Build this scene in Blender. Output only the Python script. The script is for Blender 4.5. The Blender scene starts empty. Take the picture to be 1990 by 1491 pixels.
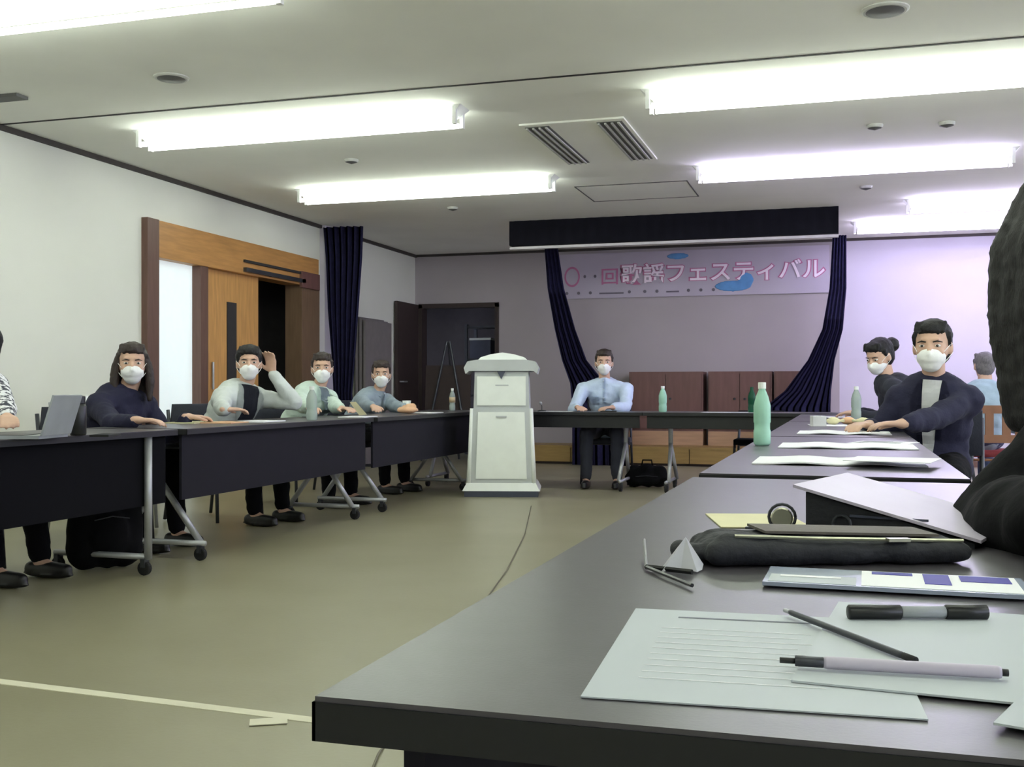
import bpy, bmesh, math, random
from mathutils import Vector, Matrix, noise
from mathutils.bvhtree import BVHTree
random.seed(7)
PI = math.pi
C = bpy.context.scene.collection
SC = bpy.context.scene

# ------------------------------------------------------------------ camera, world, exposure
FPX, CX, HY, CAMZ = 2125.0, 995.0, 757.0, 0.90          # focal length in pixels of the 1990x1491 frame, horizon row, lens height
YAW = math.atan(645.0/FPX)
FW = Vector((-math.sin(YAW), math.cos(YAW), 0)); RT = Vector((math.cos(YAW), math.sin(YAW), 0))
cam = bpy.data.objects.new('camera', bpy.data.cameras.new('camera')); C.objects.link(cam)
cam.location = (0, 0, CAMZ)
cam.rotation_euler = (PI/2, 0, YAW)
cam.data.sensor_width = 36.0; cam.data.lens = FPX/1990*36.0
cam.data.shift_y = (HY-745.5)/1990
cam.data.clip_start = 0.02
SC.camera = cam
w = bpy.data.worlds.new('world'); SC.world = w; w.use_nodes = True
w.node_tree.nodes['Background'].inputs[0].default_value = (0.75, 0.8, 1.0, 1)
w.node_tree.nodes['Background'].inputs[1].default_value = 3.2
SC.view_settings.view_transform = 'Standard'; SC.view_settings.look = 'None'
SC.view_settings.gamma = 1.0; SC.view_settings.use_curve_mapping = False
SC.view_settings.exposure = 0.93
TUBE_WARM, TUBE_COOL = 12.0, 13.0                      # strength of the ceiling tubes

def on_z(px, py, z):
    s = (py-HY)/(CAMZ-z); d = FPX/s; l = (px-CX)/s
    p = FW*d + RT*l
    return Vector((p.x, p.y, z))
def ray(px): return FW*FPX + RT*(px-CX)
def on_x(px, py, X):
    r = ray(px); t = X/r.x
    return Vector((X, r.y*t, CAMZ-(py-HY)*t))
def on_y(px, py, Y):
    r = ray(px); t = Y/r.y
    return Vector((r.x*t, Y, CAMZ-(py-HY)*t))

# ------------------------------------------------------------------ materials
def lin(c):
    return tuple(((v/255)/12.92 if v/255 <= .04045 else ((v/255+.055)/1.055)**2.4) for v in c)
M = {}
def mat(name, rgb, rough=.6, metal=0, var=.08, scale=12, bump=.0, bscale=120, trans=0, alpha=1, emit=0, spec=.5, stretch=None, rgb2=None, coat=0):
    m = bpy.data.materials.new(name); m.use_nodes = True; nt = m.node_tree; b = nt.nodes['Principled BSDF']
    a = lin(rgb)
    b.inputs['Roughness'].default_value = rough; b.inputs['Metallic'].default_value = metal
    b.inputs['Specular IOR Level'].default_value = spec
    if coat: b.inputs['Coat Weight'].default_value = coat
    tc = nt.nodes.new('ShaderNodeTexCoord'); mp = nt.nodes.new('ShaderNodeMapping')
    nt.links.new(tc.outputs['Object'], mp.inputs['Vector'])
    if stretch: mp.inputs['Scale'].default_value = stretch
    n = nt.nodes.new('ShaderNodeTexNoise'); n.inputs['Scale'].default_value = scale; n.inputs['Detail'].default_value = 5
    nt.links.new(mp.outputs[0], n.inputs['Vector'])
    r = nt.nodes.new('ShaderNodeValToRGB'); r.color_ramp.elements[0].position = .3; r.color_ramp.elements[1].position = .7
    if rgb2: c2 = lin(rgb2); r.color_ramp.elements[0].color = (*a, 1); r.color_ramp.elements[1].color = (*c2, 1)
    else:
        r.color_ramp.elements[0].color = (*[v*(1-var) for v in a], 1); r.color_ramp.elements[1].color = (*[min(1, v*(1+var)) for v in a], 1)
    nt.links.new(n.outputs['Fac'], r.inputs[0]); nt.links.new(r.outputs[0], b.inputs['Base Color'])
    if bump:
        n2 = nt.nodes.new('ShaderNodeTexNoise'); n2.inputs['Scale'].default_value = bscale; n2.inputs['Detail'].default_value = 4
        nt.links.new(mp.outputs[0], n2.inputs['Vector'])
        bp = nt.nodes.new('ShaderNodeBump'); bp.inputs['Strength'].default_value = bump; bp.inputs['Distance'].default_value = .01
        nt.links.new(n2.outputs['Fac'], bp.inputs['Height']); nt.links.new(bp.outputs[0], b.inputs['Normal'])
    if trans: b.inputs['Transmission Weight'].default_value = trans; b.inputs['IOR'].default_value = 1.25
    if emit:
        b.inputs['Emission Color'].default_value = (*a, 1); b.inputs['Emission Strength'].default_value = emit
    m.diffuse_color = (*a, 1)
    M[name] = m; return m
mat('ceiling_paint', (240, 240, 234), .9, var=.03, scale=1.5, bump=.05, bscale=200)
mat('wall_paper', (226, 226, 216), .85, var=.03, scale=1.2, bump=.08, bscale=150)
mat('wall_far', (203, 197, 211), .85, var=.04, scale=1.2, bump=.08, bscale=150)
mat('floor_vinyl', (136, 131, 105), .38, var=.1, scale=1.3, bump=.04, bscale=60, rgb2=(148, 144, 120))
mat('tube_far', (226, 216, 255), .5, var=0, emit=22)
mat('wall_stage', (172, 164, 168), .85, var=.04, scale=1.2, bump=.08, bscale=150)  # greyer tone stands in for the weaker light on this stretch of wall
mat('jamb_brown', (112, 88, 68), .5, var=.12, scale=6, stretch=(6, 6, .6))
mat('dark_line', (60, 54, 52), .7)
mat('joint_black', (45, 42, 44), .8)
mat('oak', (196, 146, 86), .45, var=.15, scale=6, stretch=(6, 6, .6), bump=.05)
mat('oak_lintel', (186, 136, 80), .45, var=.15, scale=6, stretch=(6, .6, 6), bump=.05)
mat('brown_frame', (104, 76, 66), .5, var=.12, scale=8, stretch=(6, 6, .6))
mat('redbrown', (108, 74, 70), .5, var=.12, scale=5, stretch=(4, 4, .7))
mat('tan_wood', (178, 142, 112), .5, var=.1, scale=6, stretch=(.7, 6, 6))
mat('ochre_wood', (150, 122, 70), .5, var=.12, scale=6, stretch=(.7, 6, 6))
mat('white_panel', (232, 236, 236), .5, var=.02)
mat('glow_panel', (226, 236, 238), .6, var=.02, emit=.28)  # weak emission put into the door panel so it looks backlit
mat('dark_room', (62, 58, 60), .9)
mat('door_dark', (58, 46, 44), .6, var=.1)
mat('navy_cloth', (42, 40, 80), .9, var=.15, scale=20, bump=.2, bscale=90)
mat('black_cloth', (24, 25, 34), .9, var=.15, scale=20, bump=.15, bscale=200)
mat('pelmet_cloth', (34, 34, 48), .9, var=.1, scale=9, bump=.1)
mat('rail_white', (205, 200, 205), .4)
mat('fixture', (235, 236, 234), .5, var=.01)
mat('cable_grey', (112, 108, 92), .7)
mat('tube_warm', (238, 247, 233), .5, var=0, emit=TUBE_WARM)
mat('tube_cool', (226, 216, 255), .5, var=0, emit=TUBE_COOL)
mat('grille', (92, 92, 92), .6)
mat('grille_frame', (190, 190, 186), .6)
mat('tabletop', (70, 67, 72), .33, var=.08, scale=30, bump=.02, bscale=300)
mat('edge_black', (14, 15, 20), .5)
mat('panel_navy', (25, 24, 34), .75, var=.06, spec=.25)
mat('panel_black', (12, 12, 18), .9, var=.06, spec=.15)
mat('steel', (176, 178, 182), .35, metal=.45)
mat('steel_dark', (70, 72, 78), .4, metal=.6)
mat('rubber', (22, 22, 24), .8)
mat('podium_white', (240, 244, 238), .4, var=.02)
mat('podium_grey', (190, 194, 194), .45, var=.02)
mat('podium_dark', (62, 66, 84), .4)
mat('skin', (206, 168, 146), .55, var=.05, scale=20)
mat('skin_light', (220, 186, 168), .55, var=.05, scale=20)
mat('hair_black', (14, 12, 14), .6, var=.3, scale=60, bump=.4, bscale=120, stretch=(3, 3, .5))
mat('hair_brown', (46, 34, 30), .5, var=.3, scale=60, bump=.4, bscale=120, stretch=(3, 3, .5))
mat('hair_grey', (112, 108, 112), .6, var=.3, scale=60, bump=.4, bscale=120, stretch=(3, 3, .5))
mat('mask_white', (240, 240, 240), .8, var=.02, bump=.1)
mat('eye_white', (225, 222, 218), .3, var=0)
mat('iris', (28, 20, 16), .2, var=0)
mat('lip', (176, 112, 104), .5)
mat('cloth_dark_navy', (32, 32, 58), .9, var=.12, bump=.2, bscale=80)
mat('cloth_ice_blue', (196, 212, 236), .85, var=.05, bump=.2, bscale=60)
mat('cloth_pale', (200, 206, 204), .85, var=.08, bump=.2, bscale=60)
mat('cloth_mint', (204, 222, 212), .85, var=.08, bump=.2, bscale=60)
mat('cloth_greyblue', (146, 160, 172), .85, var=.1, bump=.2, bscale=60)
mat('cloth_charcoal', (44, 46, 58), .9, var=.12, bump=.2, bscale=80)
mat('cloth_paleblue', (160, 182, 196), .9, var=.1, bump=.2, bscale=80)
mat('cloth_white', (250, 250, 252), .85, var=.03)
mat('denim', (76, 88, 122), .9, var=.15, scale=40, bump=.2)
mat('cloth_black', (9, 9, 13), .95, spec=.2, var=.1, bump=.15, bscale=60)
mat('cloth_pattern', (228, 228, 232), .9, var=0, scale=34, rgb2=(60, 62, 74))
M['cloth_pattern'].node_tree.nodes['Color Ramp'].color_ramp.elements[0].position = .47
M['cloth_pattern'].node_tree.nodes['Color Ramp'].color_ramp.elements[1].position = .55
mat('shoe_black', (20, 20, 22), .4)
mat('shoe_grey', (190, 186, 200), .6)
mat('paper', (234, 234, 238), .7, var=.015, scale=5)
mat('paper_grey', (178, 184, 190), .6, var=.015, scale=5)
mat('paper_cream', (214, 208, 168), .7, var=.03)
mat('ink', (120, 122, 135), .8)
mat('ink_blue', (52, 50, 150), .6)
mat('pet_green', (176, 224, 202), .25, var=.05, trans=.2)
mat('pet_dark', (40, 96, 70), .25, var=.05, trans=.3)
mat('pet_clear', (206, 220, 214), .2, var=.05, trans=.5)
mat('cap_white', (232, 236, 232), .4)
mat('label_tan', (206, 186, 150), .6)
mat('banner_cloth', (186, 178, 194), .9, var=.05, scale=2)
mat('banner_pink', (190, 120, 158), .8, var=.05)
mat('banner_letter', (250, 236, 250), .8, var=.02)
mat('banner_blue', (96, 150, 206), .8, var=.1)
mat('banner_ink', (110, 104, 116), .8)
mat('black_plastic', (18, 19, 22), .35)
mat('grey_plastic', (150, 154, 160), .4)
mat('lilac_cover', (186, 178, 196), .45, var=.03)
mat('pouch_black', (22, 24, 32), .7, var=.1, bump=.2)
mat('pouch_olive', (92, 86, 78), .7, var=.1, bump=.2)
mat('brass', (190, 190, 170), .3, metal=.9)
mat('red_cushion', (128, 48, 54), .9, var=.1, bump=.2)
mat('chair_wood', (136, 92, 66), .5, var=.15, scale=8)
mat('tape', (212, 208, 186), .7, var=.04)
mat('clear_film', (150, 158, 178), .25, var=.05)
mat('screen_grey', (118, 112, 112), .8, var=.06)
mat('snack', (224, 178, 140), .7, var=.1)

# ------------------------------------------------------------------ helpers
def tag(o, label, cat, group=None):
    o['label'] = label; o['category'] = cat
    if group: o['group'] = group
    return o
def thing(name, label, cat, loc=(0, 0, 0), rz=0, group=None):
    o = bpy.data.objects.new(name, None); C.objects.link(o); o.empty_display_size = .1
    o.location = loc; o.rotation_euler = (0, 0, rz); return tag(o, label, cat, group)
def obj(name, bm, m, parent=None, smooth=False, loc=None, bevel=0):
    if bevel:
        bmesh.ops.bevel(bm, geom=[e for e in bm.edges if e.calc_face_angle(0) > .5], offset=bevel, segments=2, affect='EDGES', profile=.6)
    bmesh.ops.recalc_face_normals(bm, faces=bm.faces)
    me = bpy.data.meshes.new(name); bm.to_mesh(me); bm.free()
    me.materials.append(M[m] if isinstance(m, str) else m)
    if smooth:
        for p in me.polygons: p.use_smooth = True
    o = bpy.data.objects.new(name, me); C.objects.link(o)
    if parent: o.parent = parent
    if loc is not None: o.location = loc
    return o
def struct(name, bm, m, parent=None, **k):
    o = obj(name, bm, m, parent, **k)
    if parent is None: o['kind'] = 'structure'
    return o
def box(x0, x1, y0, y1, z0, z1, bm=None, mtx=None):
    bm = bm or bmesh.new()
    vs = [bm.verts.new((x, y, z)) for x in (x0, x1) for y in (y0, y1) for z in (z0, z1)]
    for f in ((0, 1, 3, 2), (4, 6, 7, 5), (0, 4, 5, 1), (2, 3, 7, 6), (0, 2, 6, 4), (1, 5, 7, 3)):
        bm.faces.new([vs[i] for i in f])
    if mtx is not None:
        for v in vs: v.co = mtx @ v.co
    return bm
def tube(pts, r, bm=None, seg=10, closed_caps=True):
    bm = bm or bmesh.new(); pts = [Vector(p) for p in pts]
    rs = r if isinstance(r, (list, tuple)) else [r]*len(pts)
    rings = []; up = None
    for i, p in enumerate(pts):
        d = (pts[min(i+1, len(pts)-1)]-pts[max(i-1, 0)]).normalized()
        if up is None: up = d.orthogonal().normalized()
        a = (up-d*up.dot(d)).normalized(); up = a; b = d.cross(a)
        rings.append([bm.verts.new(p+(a*math.cos(2*PI*k/seg)+b*math.sin(2*PI*k/seg))*rs[i]) for k in range(seg)])
    for i in range(len(rings)-1):
        for k in range(seg):
            bm.faces.new((rings[i][k], rings[i][(k+1) % seg], rings[i+1][(k+1) % seg], rings[i+1][k]))
    if closed_caps:
        bm.faces.new(rings[0][::-1]); bm.faces.new(rings[-1])
    return bm
def lathe(prof, bm=None, seg=24, c=(0, 0)):
    bm = bm or bmesh.new(); rings = []
    for r, z in prof:
        rings.append([bm.verts.new((c[0]+r*math.cos(2*PI*k/seg), c[1]+r*math.sin(2*PI*k/seg), z)) for k in range(seg)])
    for i in range(len(rings)-1):
        for k in range(seg):
            bm.faces.new((rings[i][k], rings[i][(k+1) % seg], rings[i+1][(k+1) % seg], rings[i+1][k]))
    bm.faces.new(rings[0][::-1]); bm.faces.new(rings[-1])
    return bm
def prism(poly, y0, y1, axis='y', bm=None):
    """poly = outline in the two other axes"""
    bm = bm or bmesh.new()
    f = {'y': lambda a, b, t: (a, t, b), 'x': lambda a, b, t: (t, a, b), 'z': lambda a, b, t: (a, b, t)}[axis]
    A = [bm.verts.new(f(a, b, y0)) for a, b in poly]; B = [bm.verts.new(f(a, b, y1)) for a, b in poly]
    bm.faces.new(A); bm.faces.new(B[::-1]); n = len(poly)
    for i in range(n): bm.faces.new((A[i], B[i], B[(i+1) % n], A[(i+1) % n]))
    return bm
def dup(root, loc=None, rz=None, label=None, group=None):
    r = root.copy(); C.objects.link(r)
    if loc is not None: r.location = loc
    if rz is not None: r.rotation_euler = (0, 0, rz)
    if label: r['label'] = label
    if group: r['group'] = group
    for ch in list(root.children):
        c = ch.copy(); C.objects.link(c); c.parent = r
        for g in ch.children:
            d = g.copy(); C.objects.link(d); d.parent = c
    return r

def thicken(b, th):
    fs = b.faces[:]; low = {v: b.verts.new(v.co-Vector((0, 0, th))) for v in b.verts[:]}
    ed = [e for e in b.edges if len(e.link_faces) == 1]
    for e in ed: b.faces.new((e.verts[0], e.verts[1], low[e.verts[1]], low[e.verts[0]]))
    for f in fs: b.faces.new([low[v] for v in reversed(f.verts)])

# blob: overlapping ellipsoids and tapered capsules fused into one continuous skin
class Blob:
    def __init__(s): s.bm = bmesh.new()
    def ell(s, c, r, R=None, seg=20):
        R = R or Matrix.Identity(3); c = Vector(c); rows = []
        n = seg//2
        top = s.bm.verts.new(c+R@Vector((0, 0, r[2]))); bot = s.bm.verts.new(c+R@Vector((0, 0, -r[2])))
        for i in range(1, n):
            t = PI*i/n
            rows.append([s.bm.verts.new(c+R@Vector((r[0]*math.sin(t)*math.cos(2*PI*k/seg), r[1]*math.sin(t)*math.sin(2*PI*k/seg), r[2]*math.cos(t)))) for k in range(seg)])
        for k in range(seg):
            j = (k+1) % seg
            s.bm.faces.new((top, rows[0][k], rows[0][j])); s.bm.faces.new((bot, rows[-1][j], rows[-1][k]))
            for i in range(len(rows)-1): s.bm.faces.new((rows[i][k], rows[i+1][k], rows[i+1][j], rows[i][j]))
        return s
    def cap(s, p0, p1, r0, r1, seg=14):
        p0, p1 = Vector(p0), Vector(p1); d = p1-p0
        if d.length < 1e-5: return s.ell(p0, (r0,)*3)
        d.normalize(); P, R = [], []
        for t in (80, 60, 35): P.append(p0-d*r0*math.sin(math.radians(t))); R.append(r0*math.cos(math.radians(t)))
        P += [p0, p1]; R += [r0, r1]
        for t in (35, 60, 80): P.append(p1+d*r1*math.sin(math.radians(t))); R.append(r1*math.cos(math.radians(t)))
        a = d.orthogonal().normalized(); b = d.cross(a); rings = []
        for p, r in zip(P, R): rings.append([s.bm.verts.new(p+(a*math.cos(2*PI*k/seg)+b*math.sin(2*PI*k/seg))*r) for k in range(seg)])
        for i in range(len(rings)-1):
            for k in range(seg): s.bm.faces.new((rings[i][k], rings[i][(k+1) % seg], rings[i+1][(k+1) % seg], rings[i+1][k]))
        s.bm.faces.new(rings[0][::-1]); s.bm.faces.new(rings[-1]); return s
    def chain(s, pts, rs):
        for i in range(len(pts)-1): s.cap(pts[i], pts[i+1], rs[i], rs[i+1])
        return s
    def build(s, name, m, parent=None, voxel=.012, smooth=3, crease=0, cscale=9, clip=None, mtx=None):
        o = obj(name, s.bm, m, parent)
        md = o.modifiers.new('r', 'REMESH'); md.mode = 'VOXEL'; md.voxel_size = voxel; md.use_smooth_shade = True
        sm = o.modifiers.new('s', 'SMOOTH'); sm.factor = .5; sm.iterations = smooth
        bpy.context.view_layer.update()
        dg = bpy.context.evaluated_depsgraph_get()
        me = bpy.data.meshes.new_from_object(o.evaluated_get(dg)); o.modifiers.clear(); o.data = me
        if clip:
            b2 = bmesh.new(); b2.from_mesh(me)
            bmesh.ops.delete(b2, geom=[v for v in b2.verts if clip(v.co)], context='VERTS'); b2.to_mesh(me); b2.free()
        if crease:
            for v, nn in zip(me.vertices, [v.normal.copy() for v in me.vertices]):
                q = v.co*cscale
                f = noise.noise(q)+.5*noise.noise(q*2.3)
                v.co += nn*(f*crease)
        for p in me.polygons: p.use_smooth = True
        if not me.materials: me.materials.append(M[m])
        return o

# ================================================================== SETTING
X0, X1, Y0, Y1, H = -5.5, 5.8, -3.5, 13.65, 2.70
struct('floor', box(X0-.2, X1+.2, Y0-.2, Y1+1.6, -.1, 0), 'floor_vinyl')
struct('ceiling', box(X0-.2, X1+.2, Y0-.2, Y1+.2, H, H+.1), 'ceiling_paint')
struct('trim_1', box(X0, 3.4, 6.085, 6.105, H-.004, H+.002), 'joint_black')            # joint across the ceiling
struct('trim_2', box(X0, X0+.03, Y0, Y1, H-.035, H), 'dark_line')                        # dark cornice lines
struct('trim_3', box(X0, X1, Y1-.03, Y1, H-.03, H), 'dark_line')
# left wall with the sliding-door opening and beyond it the pilaster
DY0, DY1, DZ = 7.72, 10.72, 2.0
b = box(X0-.15, X0, Y0, DY0, 0, H); box(X0-.15, X0, DY1, Y1, 0, H, b); box(X0-.15, X0, DY0, DY1, 2.30, H, b)
struct('wall_left', b, 'wall_paper')
WN = [(-2.6, .2), (1.2, 4.0), (5.0, 7.8), (8.8, 11.6)]  # added window openings, out of view, letting in light to lift the ceiling
b = box(X1, X1+.15, Y0, Y1, 0, .85); box(X1, X1+.15, Y0, Y1, 2.45, H, b)
for a_, c_ in zip([Y0]+[q[1] for q in WN], [q[0] for q in WN]+[Y1]): box(X1, X1+.15, a_, c_, .85, 2.45, b)
struct('wall_right', b, 'wall_far')
for i, (a_, c_) in enumerate(WN):
    b = bmesh.new()
    for y_ in (a_, (a_+c_)/2-.025, c_-.05): box(X1+.04, X1+.09, y_, y_+.05, .85, 2.45, b)
    for z_ in (.85, 2.40): box(X1+.04, X1+.09, a_, c_, z_, z_+.05, b)
    fr = struct('added_window_%d' % (i+1), b, 'steel'); obj('sill', box(X1-.06, X1+.04, a_-.03, c_+.03, .82, .85), 'white_panel', fr)
struct('wall_front', box(X0, X1, Y0-.15, Y0, 0, H), 'wall_paper')
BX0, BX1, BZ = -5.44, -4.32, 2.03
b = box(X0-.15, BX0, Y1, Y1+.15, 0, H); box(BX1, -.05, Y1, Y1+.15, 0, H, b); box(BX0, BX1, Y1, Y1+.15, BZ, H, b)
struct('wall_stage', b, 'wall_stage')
struct('wall_back', box(-.05, X1+.15, Y1, Y1+.15, 0, H), 'wall_far')
struct('wall_pilaster', box(X0, X0+.06, 10.86, 11.2, 0, H), 'wall_far')
b = box(X0+.0, X0+.018, Y0, DY0-.02, 0, .07); box(X0, X0+.018, DY1+.02, 10.86, 0, .07, b)
struct('baseboard_left', b, 'brown_frame')
struct('baseboard_back', box(BX1+.06, X1, Y1-.018, Y1, 0, .07), 'brown_frame')
# corridor behind the sliding door, store room behind the far doorway
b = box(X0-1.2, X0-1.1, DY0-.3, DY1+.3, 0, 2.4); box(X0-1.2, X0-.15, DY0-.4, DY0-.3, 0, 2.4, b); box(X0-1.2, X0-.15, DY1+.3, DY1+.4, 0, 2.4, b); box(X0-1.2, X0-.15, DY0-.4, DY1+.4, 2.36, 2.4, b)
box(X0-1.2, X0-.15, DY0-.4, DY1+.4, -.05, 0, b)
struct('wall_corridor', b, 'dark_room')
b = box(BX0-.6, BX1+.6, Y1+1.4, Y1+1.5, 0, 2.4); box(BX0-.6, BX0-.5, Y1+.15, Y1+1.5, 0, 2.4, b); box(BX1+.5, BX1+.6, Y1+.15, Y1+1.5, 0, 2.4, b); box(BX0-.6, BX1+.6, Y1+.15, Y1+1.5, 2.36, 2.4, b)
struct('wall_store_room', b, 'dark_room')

# door_1: sliding door group in the left wall
d1 = bpy.data.objects.new('door_1', None); C.objects.link(d1); d1['kind'] = 'structure'; d1.location = (X0, DY0, 0)
def pl(b): bmesh.ops.translate(b, verts=b.verts, vec=(-X0, -DY0, 0)); return b
obj('jamb', pl(box(X0-.15, X0+.06, DY0-.04, DY0+.12, 0, 2.31)), 'brown_frame', d1, bevel=.004)
obj('jamb', pl(box(X0-.15, X0+.05, 10.36, 10.76, 0, 2.04)), 'jamb_brown', d1, bevel=.004)
obj('jamb', pl(box(X0-.15, X0+.03, 8.50, 8.62, 0, 2.0)), 'brown_frame', d1, bevel=.003)
obj('lintel', pl(box(X0-.15, X0+.04, DY0+.12, DY1+.04, 2.0, 2.31)), 'oak_lintel', d1, bevel=.004)
obj('track', pl(box(X0+.04, X0+.075, 9.2, 10.4, 2.02, 2.06)), 'steel_dark', d1)
obj('track', pl(box(X0+.04, X0+.06, 9.2, 10.62, 2.11, 2.135)), 'joint_black', d1)
obj('lintel_block', pl(box(X0+.04, X0+.075, 10.32, 10.72, 1.97, 2.14)), 'redbrown', d1, bevel=.004)
obj('white_panel', pl(box(X0-.10, X0-.06, DY0+.12, 8.5, 0, 2.0)), 'glow_panel', d1)
leaf = obj('door_leaf', pl(box(X0-.07, X0-.03, 8.62, 9.6, .01, 2.0)), 'oak', d1, bevel=.003)
obj('door_window', pl(box(X0-.035, X0-.02, 9.02, 9.18, .75, 1.72)), 'joint_black', leaf)
obj('door_handle', pl(tube([(X0-.01, 8.76, .9), (X0-.01, 8.76, 1.15)], .011)), 'steel', leaf)
obj('threshold', pl(box(X0-.15, X0+.02, DY0, DY1, 0, .012)), 'brown_frame', d1)
# door_2: far dark doorway
d2 = bpy.data.objects.new('door_2', None); C.objects.link(d2); d2['kind'] = 'structure'; d2.location = (BX0, Y1, 0)
def pl2(b): bmesh.ops.translate(b, verts=b.verts, vec=(-BX0, -Y1, 0)); return b
obj('jamb', pl2(box(BX0, BX0+.05, Y1-.03, Y1+.15, 0, BZ)), 'door_dark', d2)
obj('jamb', pl2(box(BX1-.05, BX1, Y1-.03, Y1+.15, 0, BZ)), 'door_dark', d2)
obj('lintel', pl2(box(BX0, BX1, Y1-.03, Y1+.15, BZ-.05, BZ+.01)), 'door_dark', d2)
lf = obj('door_leaf', pl2(box(X0+.02, X0+.06, 12.9, 13.62, .01, 2.03)), 'door_dark', d2, bevel=.003)
obj('door_handle', pl2(tube([(X0+.06, 12.98, 1.0), (X0+.11, 12.98, 1.0), (X0+.11, 13.1, 1.0)], .01)), 'steel', lf)

# ceiling: lights, air-conditioner, downlights, detectors, hatch
LG = 'surface-mounted fluorescent ceiling lights'
def light(x, y, L, tube_m, label, group=None):
    t = thing('ceiling_light', label, 'ceiling light', (x, y, H), 0, group)
    n = L/2
    b = bmesh.new()                                    # trapezoid housing with tapered ends
    top = [(-n, -.09), (n, -.09), (n, .09), (-n, .09)]; low = [(-n+.10, -.035), (n-.10, -.035), (n-.10, .035), (-n+.10, .035)]
    A = [b.verts.new((p[0], p[1], 0)) for p in top]; B = [b.verts.new((p[0], p[1], -.09)) for p in low]
    b.faces.new(A); b.faces.new(B[::-1])
    for i in range(4): b.faces.new((A[i], B[i], B[(i+1) % 4], A[(i+1) % 4]))
    obj('housing', b, 'fixture', t)
    for s in (-1, 1):
        obj('tube', tube([(-n+.07, s*.07, -.10), (n-.07, s*.07, -.10)], .017, seg=8), tube_m, t, smooth=True)
        for e in (-1, 1): obj('lamp_holder', box(e*(n-.045)-.012, e*(n-.045)+.012, s*.07-.015, s*.07+.015, -.12, -.01), 'fixture', t)
    return t
rows = [(-1.2, 'x'), (1.7, 'x'), (4.2, 'first'), (6.58, 'second'), (8.92, 'third')]
cols = [(-3.52, 'left'), (.04, 'middle'), (3.6, 'right')]
names = {('second', 'left'): 'long fluorescent ceiling light in front of the ceiling joint, left of the slotted air vent',
         ('second', 'middle'): 'long fluorescent ceiling light running off to the upper right beside the ceiling joint',
         ('third', 'left'): 'shorter-looking fluorescent ceiling light between the left wall and the dark pelmet',
         ('third', 'middle'): 'fluorescent ceiling light above the right end of the dark pelmet',
         ('first', 'left'): 'nearest fluorescent ceiling light cut by the top left corner of the picture'}
for y, rn in rows:
    for x, cn in cols:
        lb = names.get((rn, cn))
        light(x, y, 2.42, 'tube_warm' if (rn in ('x', 'first', 'second') or x < -1) else 'tube_cool', lb or 'fluorescent ceiling light, %s column, %s row from the rear wall' % (cn, {-1.2: 'rearmost', 1.7: 'second', 4.2: 'third', 6.58: 'fourth', 8.92: 'fifth'}[y]), LG)
light(1.75, 11.05, 2.42, 'tube_far', 'far fluorescent ceiling light just right of the dark pelmet', LG)
light(1.28, 12.35, 2.42, 'tube_far', 'farthest fluorescent ceiling light close to the back wall', LG)
ac = thing('ceiling_vent', 'slotted air conditioner vent in the ceiling with two dark louvred strips', 'air vent', (-1.75, 7.79, H))
obj('panel', box(-.36, .36, -.68, .68, -.012, 0), 'ceiling_paint', ac, bevel=.003)
for s, x in enumerate((-.25, .25)):
    g = obj('grille', box(x-.085, x+.085, -.62, .62, -.016, -.011), 'grille', ac)
    for k in range(4):
        obj('slat', box(x-.075+.045*k-.006, x-.075+.045*k+.008, -.61, .61, -.026, -.016), 'grille_frame', g)
def disc(name, label, cat, x, y, r, m='grille', group=None, h=.02):
    t = thing(name, label, cat, (x, y, H), 0, group)
    obj('ring', lathe([(r, 0), (r, -.006), (r*.9, -h*.6), (r*.82, -h*.6)], seg=28), 'grille_frame', t, smooth=False)
    obj('face', lathe([(r*.8, -.002), (r*.8, -h*.65), (r*.5, -h*.8), (.005, -h)], seg=28), m, t)
    return t
for px, py, r, lb in ((333, 150, .10, 'round grey ceiling speaker above the left lamp, by the left wall'),
                      (1720, 18, .11, 'round grey ceiling speaker at the top right of the picture')):
    p = on_z(px, py, H); disc('ceiling_speaker', lb, 'speaker', p.x, p.y, r)
for px, py, lb in ((683, 310, 'small round detector on the ceiling between the two left lamps'),
                   (880, 403, 'small round detector on the ceiling left of the dark pelmet'),
                   (1683, 362, 'small round detector on the ceiling right above the pelmet end'),
                   (1700, 243, 'left one of the two small discs under the upper right lamp'),
                   (1840, 238, 'right one of the two small discs under the upper right lamp')):
    p = on_z(px, py, H); disc('smoke_detector', lb, 'detector', p.x, p.y, .055, 'grille', None, .035)
p = on_z(12, 187, H)
t = thing('exit_sign', 'small dark vent cap on the ceiling by the left edge of the picture', 'vent', (p.x, p.y, H)); t.name = 'vent_cap'
obj('plate', box(-.12, .12, -.05, .05, -.02, 0), 'grille', t)
t = thing('ceiling_hatch', 'faint rectangular inspection hatch in the ceiling above the pelmet', 'hatch', tuple(on_z(1240, 372, H)))
b = box(-.5, .5, -.4, -.39, -.006, 0); box(-.5, .5, .39, .4, -.006, 0, b); box(-.5, -.49, -.4, .4, -.006, 0, b); box(.49, .5, -.4, .4, -.006, 0, b)
obj('rim', b, 'grille', t); obj('panel', box(-.488, .488, -.388, .388, -.003, 0), 'ceiling_paint', t)

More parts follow.
